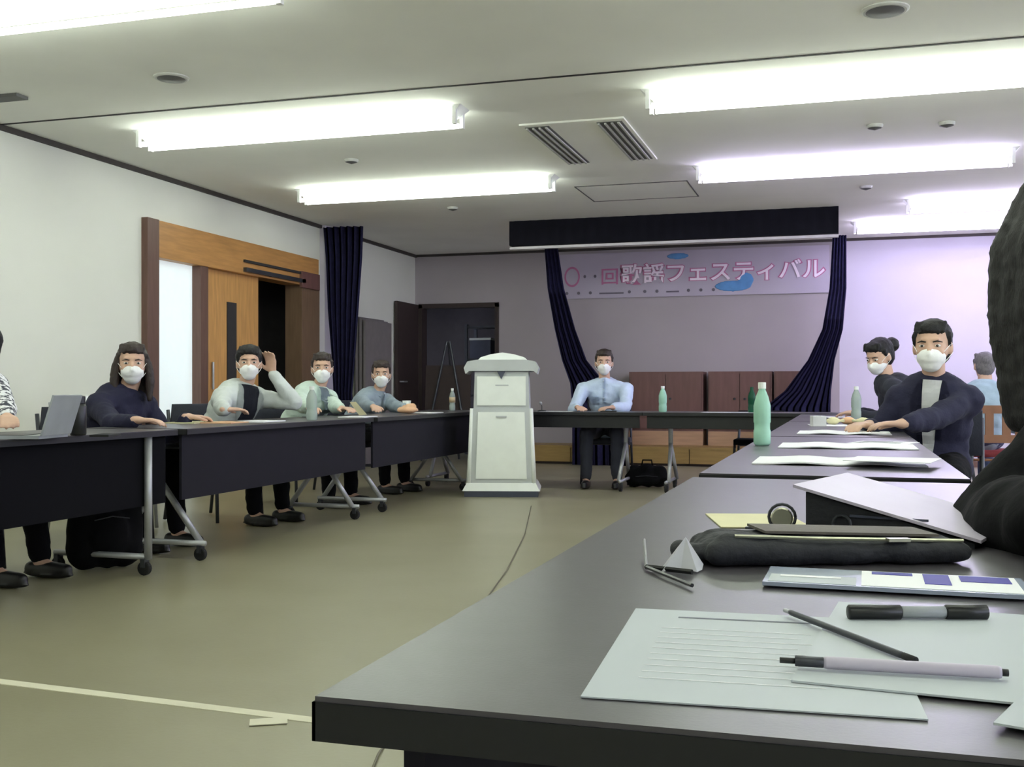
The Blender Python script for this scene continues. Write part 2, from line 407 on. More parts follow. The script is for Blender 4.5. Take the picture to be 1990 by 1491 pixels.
# floor tape and cable
a1, a2 = on_z(-60, 1318, 0), on_z(760, 1419, 0)
d = (a2-a1).normalized(); n = Vector((-d.y, d.x, 0))*.022
b = bmesh.new(); vs = [b.verts.new(v) for v in (a1-n, a2-n, a2+n, a1+n)]; f = b.faces.new(vs)
r_ = bmesh.ops.extrude_face_region(b, geom=[f]); bmesh.ops.translate(b, verts=[v for v in r_['geom'] if isinstance(v, bmesh.types.BMVert)], vec=(0, 0, .002))
tp = tag(obj('floor_tape', b, 'tape'), 'long strip of pale tape stuck across the floor in the foreground', 'tape')
q = on_z(522, 1403, 0)
tag(obj('tape_scrap', box(-.05, .05, -.035, .02, .0022, .0045, None, Matrix.Translation(q) @ Matrix.Rotation(.5, 4, 'Z')), 'tape'), 'small scrap of pale tape on the floor beside the long tape strip', 'tape')
pts = [on_z(px, py, 0)+Vector((0, 0, .005)) for px, py in ((1032, 985), (1020, 1040), (985, 1110), (935, 1180), (880, 1260), (800, 1370), (735, 1470), (700, 1560))]
tag(obj('cable', tube(pts, .003, seg=6), 'cable_grey', None, True), 'thin grey cable running over the floor from the podium', 'cable')

# ================================================================== STAGE END
def curtain(name, label, Y, rows, m, folds, amp, hem_z):
    b = bmesh.new(); N = folds*6; grid = []
    R = [(on_y(xl, py, Y), on_y(xr, py, Y)) for py, xl, xr in rows]
    # resample
    for i in range(len(R)-1):
        for k in range(8):
            t = k/8; L = R[i][0].lerp(R[i+1][0], t); Q = R[i][1].lerp(R[i+1][1], t); grid.append((L, Q))
    grid.append(R[-1])
    rws = []
    for L, Q in grid:
        row = []
        for j in range(N+1):
            u = j/N; p = L.lerp(Q, u); row.append(b.verts.new((p.x, Y+amp*math.sin(u*folds*2*PI)*min(1, (Q-L).length/.3+.3), min(p.z, H-.035))))
        rws.append(row)
    for i in range(len(rws)-1):
        for j in range(N): b.faces.new((rws[i][j], rws[i][j+1], rws[i+1][j+1], rws[i+1][j]))
    bmesh.ops.solidify(b, geom=b.faces[:], thickness=.012)
    return tag(obj(name, b, m, None, True), label, 'curtain')
curtain('curtain', 'tall navy curtain hanging from the ceiling by the end of the left wall', 10.8,
        [(440, 628, 706), (500, 633, 704), (600, 637, 697), (700, 645, 690), (765, 648, 685), (860, 650, 690), (922, 650, 690)], 'navy_cloth', 6, .035, 0)
curtain('curtain', 'slim navy stage curtain swept inward at the left of the banner', 12.7,
        [(480, 1058, 1084), (560, 1064, 1096), (640, 1078, 1118), (700, 1092, 1140), (745, 1108, 1176), (790, 1112, 1215), (850, 1112, 1220), (909, 1112, 1222)], 'navy_cloth', 4, .02, 0)
curtain('curtain', 'navy stage curtain flaring out at the right of the banner', 12.7,
        [(457, 1618, 1645), (560, 1612, 1645), (640, 1598, 1638), (700, 1570, 1622), (760, 1525, 1615), (792, 1485, 1614), (850, 1480, 1614), (914, 1480, 1614)], 'navy_cloth', 5, .02, 0)
pv = thing('pelmet', 'long dark navy pelmet hanging below the ceiling in front of the stage', 'pelmet', (-1.74, 11.25, 2.44))
b = bmesh.new(); N = 90; rr = []
for z in (0, .26):
    rr.append([b.verts.new((-1.69+3.38*k/N, -.05+.006*math.sin(k*.9*2), z)) for k in range(N+1)])
for k in range(N): b.faces.new((rr[0][k], rr[0][k+1], rr[1][k+1], rr[1][k]))
bmesh.ops.solidify(b, geom=b.faces[:], thickness=.01)
obj('valance', b, 'pelmet_cloth', pv, True)
obj('box', box(-1.69, 1.69, -.04, .06, .0, .26), 'pelmet_cloth', pv)
obj('rail', box(-1.69, 1.69, -.035, .02, -.04, -.014), 'rail_white', pv, bevel=.004)

bn = thing('banner', 'long pale festival banner with pink lettering on the stage wall', 'banner', (0, Y1-.02, 0))
b0, b1 = on_y(1088, 490, Y1), on_y(1612, 470, Y1)
obj('cloth', box(b0.x, b1.x, -.008, 0, 2.06, 2.63), 'banner_cloth', bn)
def text(body, x0, x1, zc, h, m, off, parent, y, depth=.003, name='lettering'):
    cu = bpy.data.curves.new('t', 'FONT'); cu.body = body; cu.size = 1; cu.offset = off; cu.extrude = .01; cu.align_x = 'LEFT'
    o = bpy.data.objects.new('t', cu); C.objects.link(o); bpy.context.view_layer.update()
    me = bpy.data.meshes.new_from_object(o.evaluated_get(bpy.context.evaluated_depsgraph_get()))
    bpy.data.objects.remove(o)
    xs = [v.co.x for v in me.vertices]; ys = [v.co.y for v in me.vertices]
    if not xs: return None
    ax, bx, ay, by = min(xs), max(xs), min(ys), max(ys)
    for v in me.vertices:
        X = x0+(v.co.x-ax)/(bx-ax)*(x1-x0); Z = zc+((v.co.y-ay)/(by-ay)-.5)*h
        v.co = Vector((X, y+(-depth if v.co.z > 0 else 0), Z))
    me.materials.clear(); me.materials.append(M[m])
    q = bpy.data.objects.new(name, me); C.objects.link(q); q.parent = parent; return q
def bx(px): return on_y(px, 530, Y1).x
S1 = '\u6b4c\u8b21\u30d5\u30a7\u30b9\u30c6\u30a3\u30d0\u30eb'
text(S1, bx(1206), bx(1606), 2.355, .275, 'banner_pink', .06, bn, -.009, name='letter_outline')
text(S1, bx(1209), bx(1603), 2.355, .25, 'banner_letter', .014, bn, -.013)
text('\u3007', bx(1098), bx(1128), 2.34, .26, 'banner_pink', .01, bn, -.009)
text('\u30fb\u30fb', bx(1135), bx(1160), 2.34, .04, 'banner_ink', .02, bn, -.009)
text('\u56de', bx(1170), bx(1202), 2.33, .2, 'banner_pink', .01, bn, -.009)
text('\u30fb\u30fb\u30fb \u2015\u2015\u30fb \u30fb\u30fb \u2015 \u30fb\u30fb\u30fb', bx(1100), bx(1390), 2.13, .04, 'banner_ink', .02, bn, -.009)
B_ = Blob(); B_.ell((bx(1425), -.008, 2.17), (.24, .012, .075)); B_.ell((bx(1450), -.008, 2.24), (.1, .012, .1))
B_.build('blue_splash', 'banner_blue', bn, .012, 2)
B_ = Blob(); B_.ell((bx(1318), -.008, 2.56), (.15, .012, .045)); B_.build('blue_splash', 'banner_blue', bn, .012, 2)

pf = thing('stage_platform', 'low ochre wooden platform along the back wall under the banner', 'platform', (-2.0, 13.1, 0))
for k in range(5):
    x0 = -1.85+k*.71
    obj('front_board', box(x0, x0+.70, -.3, -.27, .03, .2), 'ochre_wood', pf, bevel=.003)
obj('deck', box(-1.86, 1.72, -.31, .26, .2, .225), 'ochre_wood', pf)
obj('kick_plate', box(-1.86, 1.72, -.26, .26, 0, .2), 'door_dark', pf)
for (pa, pb, lb) in ((1222, 1366, 'low red-brown cabinet on the platform behind the man in light blue'),
                     (1376, 1500, 'low red-brown cabinet on the platform, middle one under the banner'),
                     (1504, 1592, 'low red-brown cabinet on the platform beside the flared right curtain')):
    xa, xb = on_y(pa, 760, 13.25).x, on_y(pb, 760, 13.25).x
    t = thing('low_cabinet', lb, 'cabinet', ((xa+xb)/2, 13.35, .225), 0, 'low cabinets under the banner'); hw = (xb-xa)/2
    obj('body', box(-hw, hw, -.08, .27, .17, .89), 'redbrown', t, bevel=.004)
    obj('plinth', box(-hw, hw, -.1, .27, 0, .17), 'tan_wood', t)
    for s in (-1, 1):
        dr = obj('door', box(-hw+.02 if s < 0 else .005, -.005 if s < 0 else hw-.02, -.1, -.08, .2, .86), 'redbrown', t, bevel=.003)
        obj('knob', lathe([(.012, 0), (.014, .02), (.004, .025)], seg=12), 'steel_dark', dr, loc=(s*.06, -.11, .55))
t = thing('folding_screen', 'grey folded partition screen standing against the left wall beyond the navy curtain', 'screen', (-5.3, 12.05, 0))
for k in range(3): obj('panel', box(-.15+k*.05, -.12+k*.05, -.38, .38, .03, 1.75-.02*k), 'screen_grey', t, bevel=.006)
for s in (-.33, .33): obj('foot', box(-.18, .16, s-.02, s+.02, 0, .03), 'steel_dark', t)
# things glimpsed in and before the dark doorway
t = thing('storage_rack', 'dark metal storage rack inside the dark doorway', 'rack', (-4.6, 14.5, 0))
for x in (-.4, .4):
    for y in (-.2, .2): obj('post', box(x-.02, x+.02, y-.02, y+.02, 0, 1.8), 'steel_dark', t)
for z in (.3, .8, 1.3, 1.75): obj('shelf', box(-.4, .4, -.2, .2, z, z+.03), 'steel_dark', t)
for x, z, wd, h_, lb in ((-.2, 1.33, .3, .25, 'grey box on the upper shelf of the dark rack'), (.15, .83, .36, .3, 'grey box on the middle shelf of the dark rack')):
    bb = thing('storage_box', lb, 'box', (-4.6+x, 14.45, z)); obj('body', box(-wd/2, wd/2, -.15, .15, 0, h_), 'podium_dark', bb, bevel=.005); obj('lid', box(-wd/2-.006, wd/2+.006, -.156, .156, h_, h_+.03), 'podium_grey', bb)
t = thing('display_easel', 'dark tripod easel standing before the dark doorway', 'easel', (-4.75, 12.9, 0))
obj('leg', tube([(-.32, -.1, 0), (-.02, 0, 1.5)], .016, seg=8), 'steel_dark', t)
obj('leg', tube([(.32, -.1, 0), (.02, 0, 1.5)], .016, seg=8), 'steel_dark', t)
obj('leg', tube([(0, .4, 0), (0, 0, 1.5)], .016, seg=8), 'steel_dark', t)
obj('crossbar', box(-.3, .3, -.1, -.07, .6, .63), 'steel_dark', t)
obj('board', box(-.3, .3, -.075, -.055, .63, 1.2, None, Matrix.Rotation(-.06, 4, 'X')), 'door_dark', t)

# ================================================================== TABLES
def table(label, x, y, L, rz=0, group=None, panel_m='panel_navy', depth=.6, shelf=True, pole=False):
    """long side along local Y; local -X is the sitters' side; panel on local +X"""
    t = thing('folding_table', label, 'table', (x, y, 0), rz, group)
    hd = depth/2; hl = L/2
    top = obj('tabletop', box(-hd, hd, -hl, hl, .672, .7), 'tabletop', t, bevel=.0035)
    # black edge band
    e = .0015
    b = bmesh.new()
    for (a, c, d_, f_) in ((-hd-e, -hd+.001, -hl-e, hl+e), (hd-.001, hd+e, -hl-e, hl+e), (-hd-e, hd+e, -hl-e, -hl+.001), (-hd-e, hd+e, hl-.001, hl+e)):
        box(a, c, d_, f_, .671, .6965, b)
    obj('edge_band', b, 'edge_black', t)
    if panel_m: obj('modesty_panel', box(hd-.065, hd-.05, -hl+.03, hl-.03, .335, .672), panel_m, t, bevel=.004)
    if not panel_m: obj('apron', box(hd-.06, hd-.045, -hl+.03, hl-.03, .56, .672), 'edge_black', t, bevel=.003)
    if shelf: obj('under_shelf', box(-hd+.1, hd-.14, -hl+.25, hl-.25, .58, .592), 'steel_dark', t)
    for s in (-1, 1):
        ly = s*(hl-.2)
        lx = hd-.03 if pole else .0
        lg = obj('leg', tube([(lx, ly, .67), (lx, ly, .40 if not pole else .08)], .021 if not pole else .019, seg=8), 'steel', t, True)
        if not pole:
            obj('strut', tube([(0, ly, .42), (hd-.06, ly-s*.02, .09)], .018, seg=8), 'steel', lg, True)
            obj('strut', tube([(0, ly, .42), (-hd+.06, ly-s*.02, .09)], .018, seg=8), 'steel', lg, True)
        ft = obj('foot', tube([(-hd+.03, ly, .09), (hd-.02, ly, .09)], .015, seg=8), 'steel', t, True)
        for e2 in (-1, 1):
            cx = e2*(hd-.05)
            obj('caster', lathe([(.03, -.014), (.034, -.01), (.034, .01), (.03, .014)], seg=16), 'rubber', ft).matrix_local = Matrix.Translation((cx, ly, .034)) @ Matrix.Rotation(PI/2, 4, 'X')
            obj('caster_fork', box(cx-.012, cx+.012, ly-.02, ly+.02, .04, .08), 'steel_dark', ft)
    return t
TG = 'dark folding conference tables on casters'
LX = -3.49
table('dark folding table at the far left edge with a laptop and flask on it', LX, 3.67, 2.16, 0, TG, 'panel_black', pole=True)  # its black panel is added to darken the open space under the top
table('dark folding table of the left row in front of the woman with long dark hair', LX, 5.98, 2.30, 0, TG)
table('dark folding table of the left row nearest to the podium', LX, 8.29, 2.18, 0, TG)
table('dark folding table of the far row in front of the man in light blue', -2.79, 9.74, 2.215, -PI/2, TG, None)
table('dark folding table of the far row under the right stage curtain', -.57, 9.74, 2.215, -PI/2, TG, None)
RX = -.03
table('nearest dark folding table with papers and pouch in the foreground', RX, 1.575, 1.86, PI, TG)
table('dark folding table of the right row with the green tea bottle on it', RX, 3.70, 2.14, PI, TG)
table('dark folding table of the right row in front of the man in the dark jacket', RX, 5.88, 2.14, PI, TG)
table('dark folding table of the right row next to the woman with a hair bun', RX, 8.06, 2.14, PI, TG)

# ================================================================== PODIUM
pd = thing('podium', 'white speaker podium with flared base and rounded top in the middle of the room', 'podium', (-2.80, 8.95, 0), math.radians(14))
def tap(z0, z1, w0, w1, d0, d1, m, name, y0=0, y1=0, bev=.006):
    b = bmesh.new()
    A = [b.verts.new(v) for v in ((-w0, -d0+y0, z0), (w0, -d0+y0, z0), (w0, d0+y0, z0), (-w0, d0+y0, z0))]
    B = [b.verts.new(v) for v in ((-w1, -d1+y1, z1), (w1, -d1+y1, z1), (w1, d1+y1, z1), (-w1, d1+y1, z1))]
    b.faces.new(A[::-1]); b.faces.new(B)
    for i in range(4): b.faces.new((A[i], A[(i+1) % 4], B[(i+1) % 4], B[i]))
    return obj(name, b, m, pd, bevel=bev)
tap(0, .05, .31, .31, .24, .24, 'podium_dark', 'base')
tap(.05, .115, .325, .29, .25, .22, 'podium_white', 'base_moulding')
tap(.115, .74, .275, .245, .21, .19, 'podium_grey', 'lower_body')
tap(.74, 1.05, .235, .225, .185, .18, 'podium_grey', 'upper_body')
def panel_(z0, z1, w0, w1, y0, y1, name, m='podium_white'):
    b = bmesh.new(); vs = []
    for z, w_, y in ((z0, w0, y0), (z1, w1, y1)):
        vs += [b.verts.new((-w_, y, z)), b.verts.new((w_, y, z)), b.verts.new((w_, y-.014, z)), b.verts.new((-w_, y-.014, z))]
    for f in ((0, 1, 5, 4), (3, 7, 6, 2), (0, 4, 7, 3), (1, 2, 6, 5), (0, 3, 2, 1), (4, 5, 6, 7)): b.faces.new([vs[i] for i in f])
    return obj(name, b, m, pd, bevel=.004)
lp = panel_(.15, .71, .215, .195, -.206, -.192, 'front_panel')
panel_(.765, 1.01, .205, .205, -.185, -.181, 'front_panel')
obj('door_pull', box(-.045, .045, -.222, -.204, .665, .678), 'podium_grey', pd, bevel=.003)
obj('title_plate', box(-.05, .06, -.2, -.194, .93, .94), 'podium_grey', pd)
for s in (-1, 1):
    b = tube([(s*.275, -.2, .1), (s*.262, -.19, .4), (s*.25, -.18, .74)], [.022, .018, .016], seg=10); obj('corner_post', b, 'podium_white', pd, True)
tap(1.05, 1.085, .25, .25, .2, .2, 'podium_dark', 'neck_band')
b = prism([(-.035, 1.05), (.035, 1.05), (0, .985)], -.215, -.19, 'y'); obj('notch', b, 'podium_dark', pd)
# swept tray: wide lip with dropped ends, and the sloped reading board behind
b = prism([(-.30, 1.03), (-.27, 1.055), (.27, 1.055), (.30, 1.03), (.315, 1.08), (.285, 1.135), (.20, 1.15), (-.20, 1.15), (-.285, 1.135), (-.315, 1.08)], -.22, .21, 'y')
obj('top_tray', b, 'podium_grey', pd, bevel=.006)
b = prism([(-.21, 1.15), (.21, 1.15), (.185, 1.175), (.10, 1.20), (0, 1.215), (-.10, 1.20), (-.185, 1.175)], -.05, .17, 'y')
obj('reading_board', b, 'podium_white', pd, bevel=.005)

# ================================================================== CHAIRS
def chair(label, x, y, face, frame='steel_dark', pad='cloth_charcoal', wood=False, group=None, bh=.80):
    rz = math.atan2(face[1], face[0])-PI/2
    t = thing('conference_chair', label, 'chair', (x, y, 0), rz, group)
    b = box(-.22, .22, -.2, .22, .39, .438); obj('seat', b, 'red_cushion' if wood else pad, t, bevel=.015, smooth=True)
    bb = Matrix.Rotation(-.12, 4, 'X')
    if wood:
        fr = obj('backrest', box(-.22, .22, -.012, .012, .3, .36, None, Matrix.Translation((0, -.25, .42))), 'chair_wood', t, bevel=.01)
        obj('rail', box(-.2, .2, -.262, -.24, .50, .56), 'chair_wood', t, bevel=.006)
        for xx in (-.12, 0, .12): obj('spindle', box(xx-.03, xx+.03, -.258, -.244, .56, .73), 'chair_wood', t, bevel=.003)
        lm, lr = 'chair_wood', .018
    else:
        obj('backrest', box(-.21, .21, -.02, .02, .16, bh-.42, None, Matrix.Translation((0, -.23, .42)) @ bb), pad, t, bevel=.018, smooth=True)
        lm, lr = frame, .012
    for s in (-1, 1):
        obj('leg', tube([(s*.21, .2, .39), (s*.22, .22, 0.01)], lr, seg=8), lm, t, True)
        obj('leg', tube([(s*.22, -.26, .01), (s*.21, -.2, .4), (s*.2, -.25, bh-.04)], lr, seg=8), lm, t, True)
    obj('stretcher', tube([(-.21, -.2, .37), (.21, -.2, .37)], .01, seg=8), lm, t, True)
    return t

# ================================================================== PEOPLE
def ik(a, c, l1, l2, hint):
    d = c-a; L = min(d.length, (l1+l2)*.995); dn = d.normalized(); c = a+dn*L
    k = (l1*l1-l2*l2+L*L)/(2*L); h = math.sqrt(max(0, l1*l1-k*k))
    hp = (hint-dn*hint.dot(dn)).normalized()
    return a+dn*k+hp*h, c
def frame(fwd, up):
    f = fwd.normalized(); r = f.cross(up).normalized(); u = r.cross(f)
    return Matrix((r, f, u)).transposed()                # local x right, y forward, z up
def hand(B, wrist, fdir, palm, side, curl=.5, sc=1.0):
    """five separate fingers; palm = palm normal, side +1 right hand"""
    f = fdir.normalized(); n = (palm-f*palm.dot(f)).normalized(); s = f.cross(n)*side
    B.cap(wrist-f*.01, wrist+f*.02, .024*sc, .024*sc)
    for k in (-1, -.33, .33, 1): B.cap(wrist+f*.02+s*k*.016, wrist+f*.085*sc+s*k*.030, .015, .0125)
    for k, ln in ((-1, .062), (-.33, .074), (.33, .08), (1, .072)):
        p = wrist+f*.088*sc+s*k*.031
        q = p+(f+s*k*.12+n*curl*.35).normalized()*ln*.45; r = q+(f+s*k*.12+n*curl*1.1).normalized()*ln*.33; e = r+(f*.7+n*curl*1.9).normalized()*ln*.25
        B.chain([p, q, r, e], [.0105, .0095, .009, .0078])
    p = wrist+f*.025+s*.022; q = p+(f*.55+s*.8+n*.2).normalized()*.042; r = q+(f*.9+s*.3+n*.25).normalized()*.03; e = r+(f+n*.3).normalized()*.022
    B.chain([p, q, r, e], [.014, .0125, .0105, .009])

def person(label, head, pelvis, face, look, hands, top, bottom='cloth_black', hair='hair_black', skin='skin', mask=True, hairstyle='short',
           top_kind='shirt', inner=None, inner_w=.035, arml=1.0, bulk=1.0, legs=True, sc=1.06, tilt=0.0, elbow=None, shoe='shoe_black', knees=None, chair_label=None, chair_kw=None, curl=.5, feet_back=0.0, leglen=.42, shoulder=.175, sleeves='long', hair_w=1.0, voxel=.0085):
    head = Vector(head); pelvis = Vector((pelvis[0], pelvis[1], .545)); f = Vector((face[0], face[1], 0)).normalized(); r = Vector((f.y, -f.x, 0))
    root = thing('person', label, 'person', (pelvis.x, pelvis.y, 0))
    inv = Matrix.Translation((-pelvis.x, -pelvis.y, 0))
    lk = (Vector(look)-head).normalized()
    HR = frame(lk, Vector((0, 0, 1))) @ Matrix.Rotation(tilt, 3, 'Y')
    def hp(x, y, z): return head + HR @ (Vector((x, y, z))*sc)
    skull_base = hp(0, -.03, -.075)
    neck = Vector((head.x, head.y, head.z)) - Vector((0, 0, .185))*sc - f*.045
    # keep the spine length believable
    sp = neck-pelvis; 
    mid = pelvis.lerp(neck, .45) - f*.04
    u = (neck-mid).normalized(); TR = frame(f, u); LR = frame(f, (mid-pelvis).normalized())
    shs = [neck + r*s*shoulder - u*.055 + f*.01 for s in (1, -1)]
    arms = []
    for i, s in enumerate((1, -1)):
        hint = (elbow[i] if elbow and elbow[i] is not None else (r*s*.6 + Vector((0, 0, -1)) - f*.2))
        e, wv = ik(shs[i], Vector(hands[i][0]), .285*arml, .25*arml, Vector(hint)); arms.append((shs[i], e, wv))
    lg = []
    for i, s in enumerate((1, -1)):
        hip = pelvis + r*s*.09 - Vector((0, 0, .02))
        kn = (knees[i] if knees else hip + f*leglen + r*s*.05 + Vector((0, 0, -.02)))
        an = Vector((kn.x, kn.y, .095)) + f*(.03-feet_back)
        lg.append((hip, Vector(kn), an))
    def torso(B, g):
        B.ell(pelvis, (.165+g, .125+g, .115+g), LR); B.ell(pelvis.lerp(mid, .55), (.140+g, .10+g, .13+g), LR)
        B.ell(mid.lerp(neck, .25), (.15+g, .108+g, .15+g), TR); B.ell(mid.lerp(neck, .62), (.158+g, .105+g, .14+g), TR)
        B.cap(shs[0], shs[1], .054+g, .054+g)
        for sh in shs: B.cap(sh-u*.01, neck-u*.0, .052+g, .05+g)
    # body: one continuous skin with face, ears, nose, fingers
    B = Blob(); torso(B, 0); B.chain([neck-u*.03, skull_base, hp(0, -.02, -.02)], [.056, .052, .05])
    def he(c, rr): B.ell(hp(*c), tuple(v*sc for v in rr), HR)
    he((0, -.012, .032), (.073, .09, .085)); he((0, .014, -.012), (.066, .075, .07)); he((0, .026, -.058), (.05, .056, .05)); he((0, .056, -.088), (.026, .024, .02))
    B.cap(hp(0, .084, .012), hp(0, .103, -.022), .008, .0125); he((0, .095, -.027), (.019, .012, .009))
    for s in (-1, 1): he((s*.075, -.008, -.008), (.009, .019, .03)); he((s*.034, .062, -.025), (.022, .018, .02))
    he((0, .075, .03), (.045, .014, .009)); he((0, .083, -.057), (.022, .009, .009))
    for i, (a, e, wv) in enumerate(arms):
        B.chain([a, a.lerp(e, .4), e, e.lerp(wv, .35), wv], [.05, .045, .037, .038, .025])
        fd = Vector(hands[i][1]) if len(hands[i]) > 1 and hands[i][1] is not None else Vector(((wv-e).x, (wv-e).y, -.02))
        pn = Vector(hands[i][2]) if len(hands[i]) > 2 else Vector((0, 0, -1))
        hand(B, wv, fd, pn, 1 if i == 0 else -1, curl)
    if legs:
        for hip, kn, an in lg:
            B.chain([hip, hip.lerp(kn, .4), kn, kn.lerp(an, .35), an], [.08, .074, .052, .053, .035]); B.cap(an-Vector((0, 0, .03)), an+f*.13-Vector((0, 0, .06)), .034, .026)
    body = B.build('body', skin, root, voxel, 3); 
    # eyes, brows
    for s in (-1, 1):
        ey = Blob(); ey.ell(hp(s*.031, .074, .004), (.0130*sc, .0125*sc, .0062*sc), HR, 14); e_ = obj('eye', ey.bm, 'eye_white', root, True)
        ir = Blob(); ir.ell(hp(s*.031, .0845, .004), (.0058*sc, .0035*sc, .0056*sc), HR, 12); obj('iris', ir.bm, 'iris', e_, True)
        obj('eyebrow', tube([hp(s*.014, .091, .020), hp(s*.032, .088, .024), hp(s*.05, .073, .019)], [.003, .0036, .002], seg=6), hair, root, True)
    if mask:
        mk = Blob(); mk.ell(hp(0, .035, -.045), (.0605*sc, .078*sc, .05*sc), HR); mk.ell(hp(0, .05, -.07), (.046*sc, .05*sc, .04*sc), HR); mk.cap(hp(0, .088, -.005), hp(0, .108, -.032), .011, .014)
        m_ = mk.build('face_mask', 'mask_white', root, .006, 4)
        for s in (-1, 1):
            obj('ear_loop', tube([hp(s*.054, .055, -.022), hp(s*.074, .02, .006), hp(s*.082, -.015, .014)], .0016, seg=6), 'mask_white', m_)
            obj('ear_loop', tube([hp(s*.052, .045, -.07), hp(s*.070, .015, -.045), hp(s*.082, -.015, -.024)], .0016, seg=6), 'mask_white', m_)
    else:
        obj('mouth', Blob().ell(hp(0, .088, -.057), (.021*sc, .006*sc, .0055*sc), HR, 14).bm, 'lip', root, True)
    # hair
    hb = Blob(); W = hair_w
    def hl(c, rr): hb.ell(hp(*c), tuple(v*sc for v in rr), HR)
    hl((0, -.028, .045), (.080*W, .096, .080)); hl((0, -.045, 0), (.078*W, .072, .09)); hl((0, .015, .076), (.058*W, .068, .042))
    for k in range(-3, 4): hb.cap(hp(k*.018, .04, .10), hp(k*.020+.006, .080-abs(k)*.006, .066-abs(k)*.005+(.008 if k % 2 else 0)), .013, .005)
    for s in (-1, 1): hb.cap(hp(s*.07, .018, .05), hp(s*.073, .012, .005), .014, .007)
    if hairstyle == 'long':
        for s in (-1, 1):
            for q in range(3):
                hb.chain([hp(s*.06, -.0-.03*q, .05), hp(s*.084, 0-.03*q, -.02), hp(s*.092, .005-.03*q, -.1), hp(s*.088, .02-.03*q, -.19)], [.024, .026, .026, .014])
        for q in range(-2, 3): hb.chain([hp(q*.03, -.09, .03), hp(q*.034, -.1, -.08), hp(q*.036, -.1, -.2)], [.03, .03, .016])
    if hairstyle == 'bun':
        hb.ell(hp(0, -.155, .03), (.055, .05, .055)); hb.cap(hp(0, -.09, .03), hp(0, -.13, .03), .03, .03)
    if hairstyle == 'bob':
        for s in (-1, 1):
            for q in range(3): hb.chain([hp(s*.06, .02-.03*q, .05), hp(s*.086, .02-.03*q, -.02), hp(s*.08, .022-.03*q, -.09)], [.024, .028, .018])
        for q in range(-2, 3): hb.chain([hp(q*.03, -.09, .03), hp(q*.034, -.09, -.09)], [.03, .024])
    if hairstyle == 'mane':
        for s in (-1, 1):
            for q in range(4): hb.chain([hp(s*.06, .05-.035*q, .06), hp(s*.1, .055-.035*q, -.03), hp(s*.105, .05-.035*q, -.13), hp(s*.098, .045-.03*q, -.29)], [.03, .036, .038, .026])
        for q in range(-2, 3): hb.chain([hp(q*.03, -.09, .05), hp(q*.036, -.11, -.08), hp(q*.036, -.1, -.24)], [.034, .038, .022])
    hb.build('hair', hair, root, .0075, 1, .0035, 55)
    # clothing
    g = .016
    T = Blob(); torso(T, g if top_kind == 'shirt' else g+.012)
    for a, e, wv in arms:
        if sleeves == 'long': T.chain([a, a.lerp(e, .45), e, e.lerp(wv, .45), e.lerp(wv, .93)], [.066*bulk, .062*bulk, .054*bulk, .052*bulk, .040*bulk])
        else: T.chain([a, a.lerp(e, .45), a.lerp(e, .85)], [.066, .064, .062])
    T.cap(neck-u*.03, neck+u*.02, .066, .060)
    nk = neck+u*.03
    tp_ = T.build(top_kind, top, root, .011, 2, .009, 11)
    # collar and front
    fr_ = lambda x, y, z: neck + TR @ Vector((x, y, z))
    cl = Blob()
    for k in range(14):
        a0, a1_ = math.radians(60+k*17.2*1.35-90+60), 0
    ring = []
    for k in range(17):
        a_ = math.radians(115 + k*(310/16)); ring.append(fr_(.062*math.cos(a_), .060*math.sin(a_)+.005, .012+.02*(-math.sin(a_))))
    obj('collar', tube(ring, [.008]*3+[.011]*11+[.008]*3, seg=8), top, root, True)
    bvh = BVHTree.FromObject(tp_, bpy.context.evaluated_depsgraph_get())
    tf = TR @ Vector((0, 1, 0))
    def onfront(x, z, out=.003):
        o_ = neck + TR @ Vector((x, .172, z)); h_ = bvh.ray_cast(o_, -tf, .3)
        return (h_[0] + tf*out) if h_[0] is not None else None
    def strip(name, m, rows_, out, th=.004):
        b = bmesh.new(); g = []; last = None
        for z, x0_, x1_ in rows_:
            xs_ = [x0_+(x1_-x0_)*k/6 for k in range(7)]; row = [onfront(x_, z, out) for x_ in xs_]
            dp = [None if q is None else (q-neck).dot(tf) for q in row]
            good = [v for v in dp if v is not None and v < .132]
            if not good:
                if last is None: continue
                good = [last]
            last = sum(good)/len(good)
            row = [q if (v is not None and v < .132) else neck+TR @ Vector((x_, last, z)) for q, v, x_ in zip(row, dp, xs_)]
            g.append([b.verts.new(q) for q in row])
        for i in range(len(g)-1):
            for k in range(6): b.faces.new((g[i][k], g[i][k+1], g[i+1][k+1], g[i+1][k]))
        if not g: return None
        bmesh.ops.solidify(b, geom=b.faces[:], thickness=th)
        return obj(name, b, m, root)
    zs = [.045-.02*k for k in range(20)]
    if inner:
        strip('undershirt', inner, [(z, -inner_w-.02*(1-k/16), inner_w+.02*(1-k/16)) for k, z in enumerate(zs)], .004)
        if top_kind in ('jacket', 'open_shirt'):
            for s in (-1, 1):
                strip('lapel', top, [(z, s*(inner_w+.018*(1-k/16)), s*(inner_w+.03+.035*math.sin(PI*min(1, k/11)))) for k, z in enumerate(zs[:15])], .007)
    elif top_kind == 'shirt':
        strip('placket', top, [(z, -.013, .013) for z in zs], .003)
        for z in zs[1::4]:
            q = onfront(0, z, .009)
            if q is not None: obj('button', Blob().ell(q, (.005, .003, .005), TR, 8).bm, 'cap_white', root, True)
        strip('pocket', top, [(-.12-.02*k, .045, .115) for k in range(5)], .003)
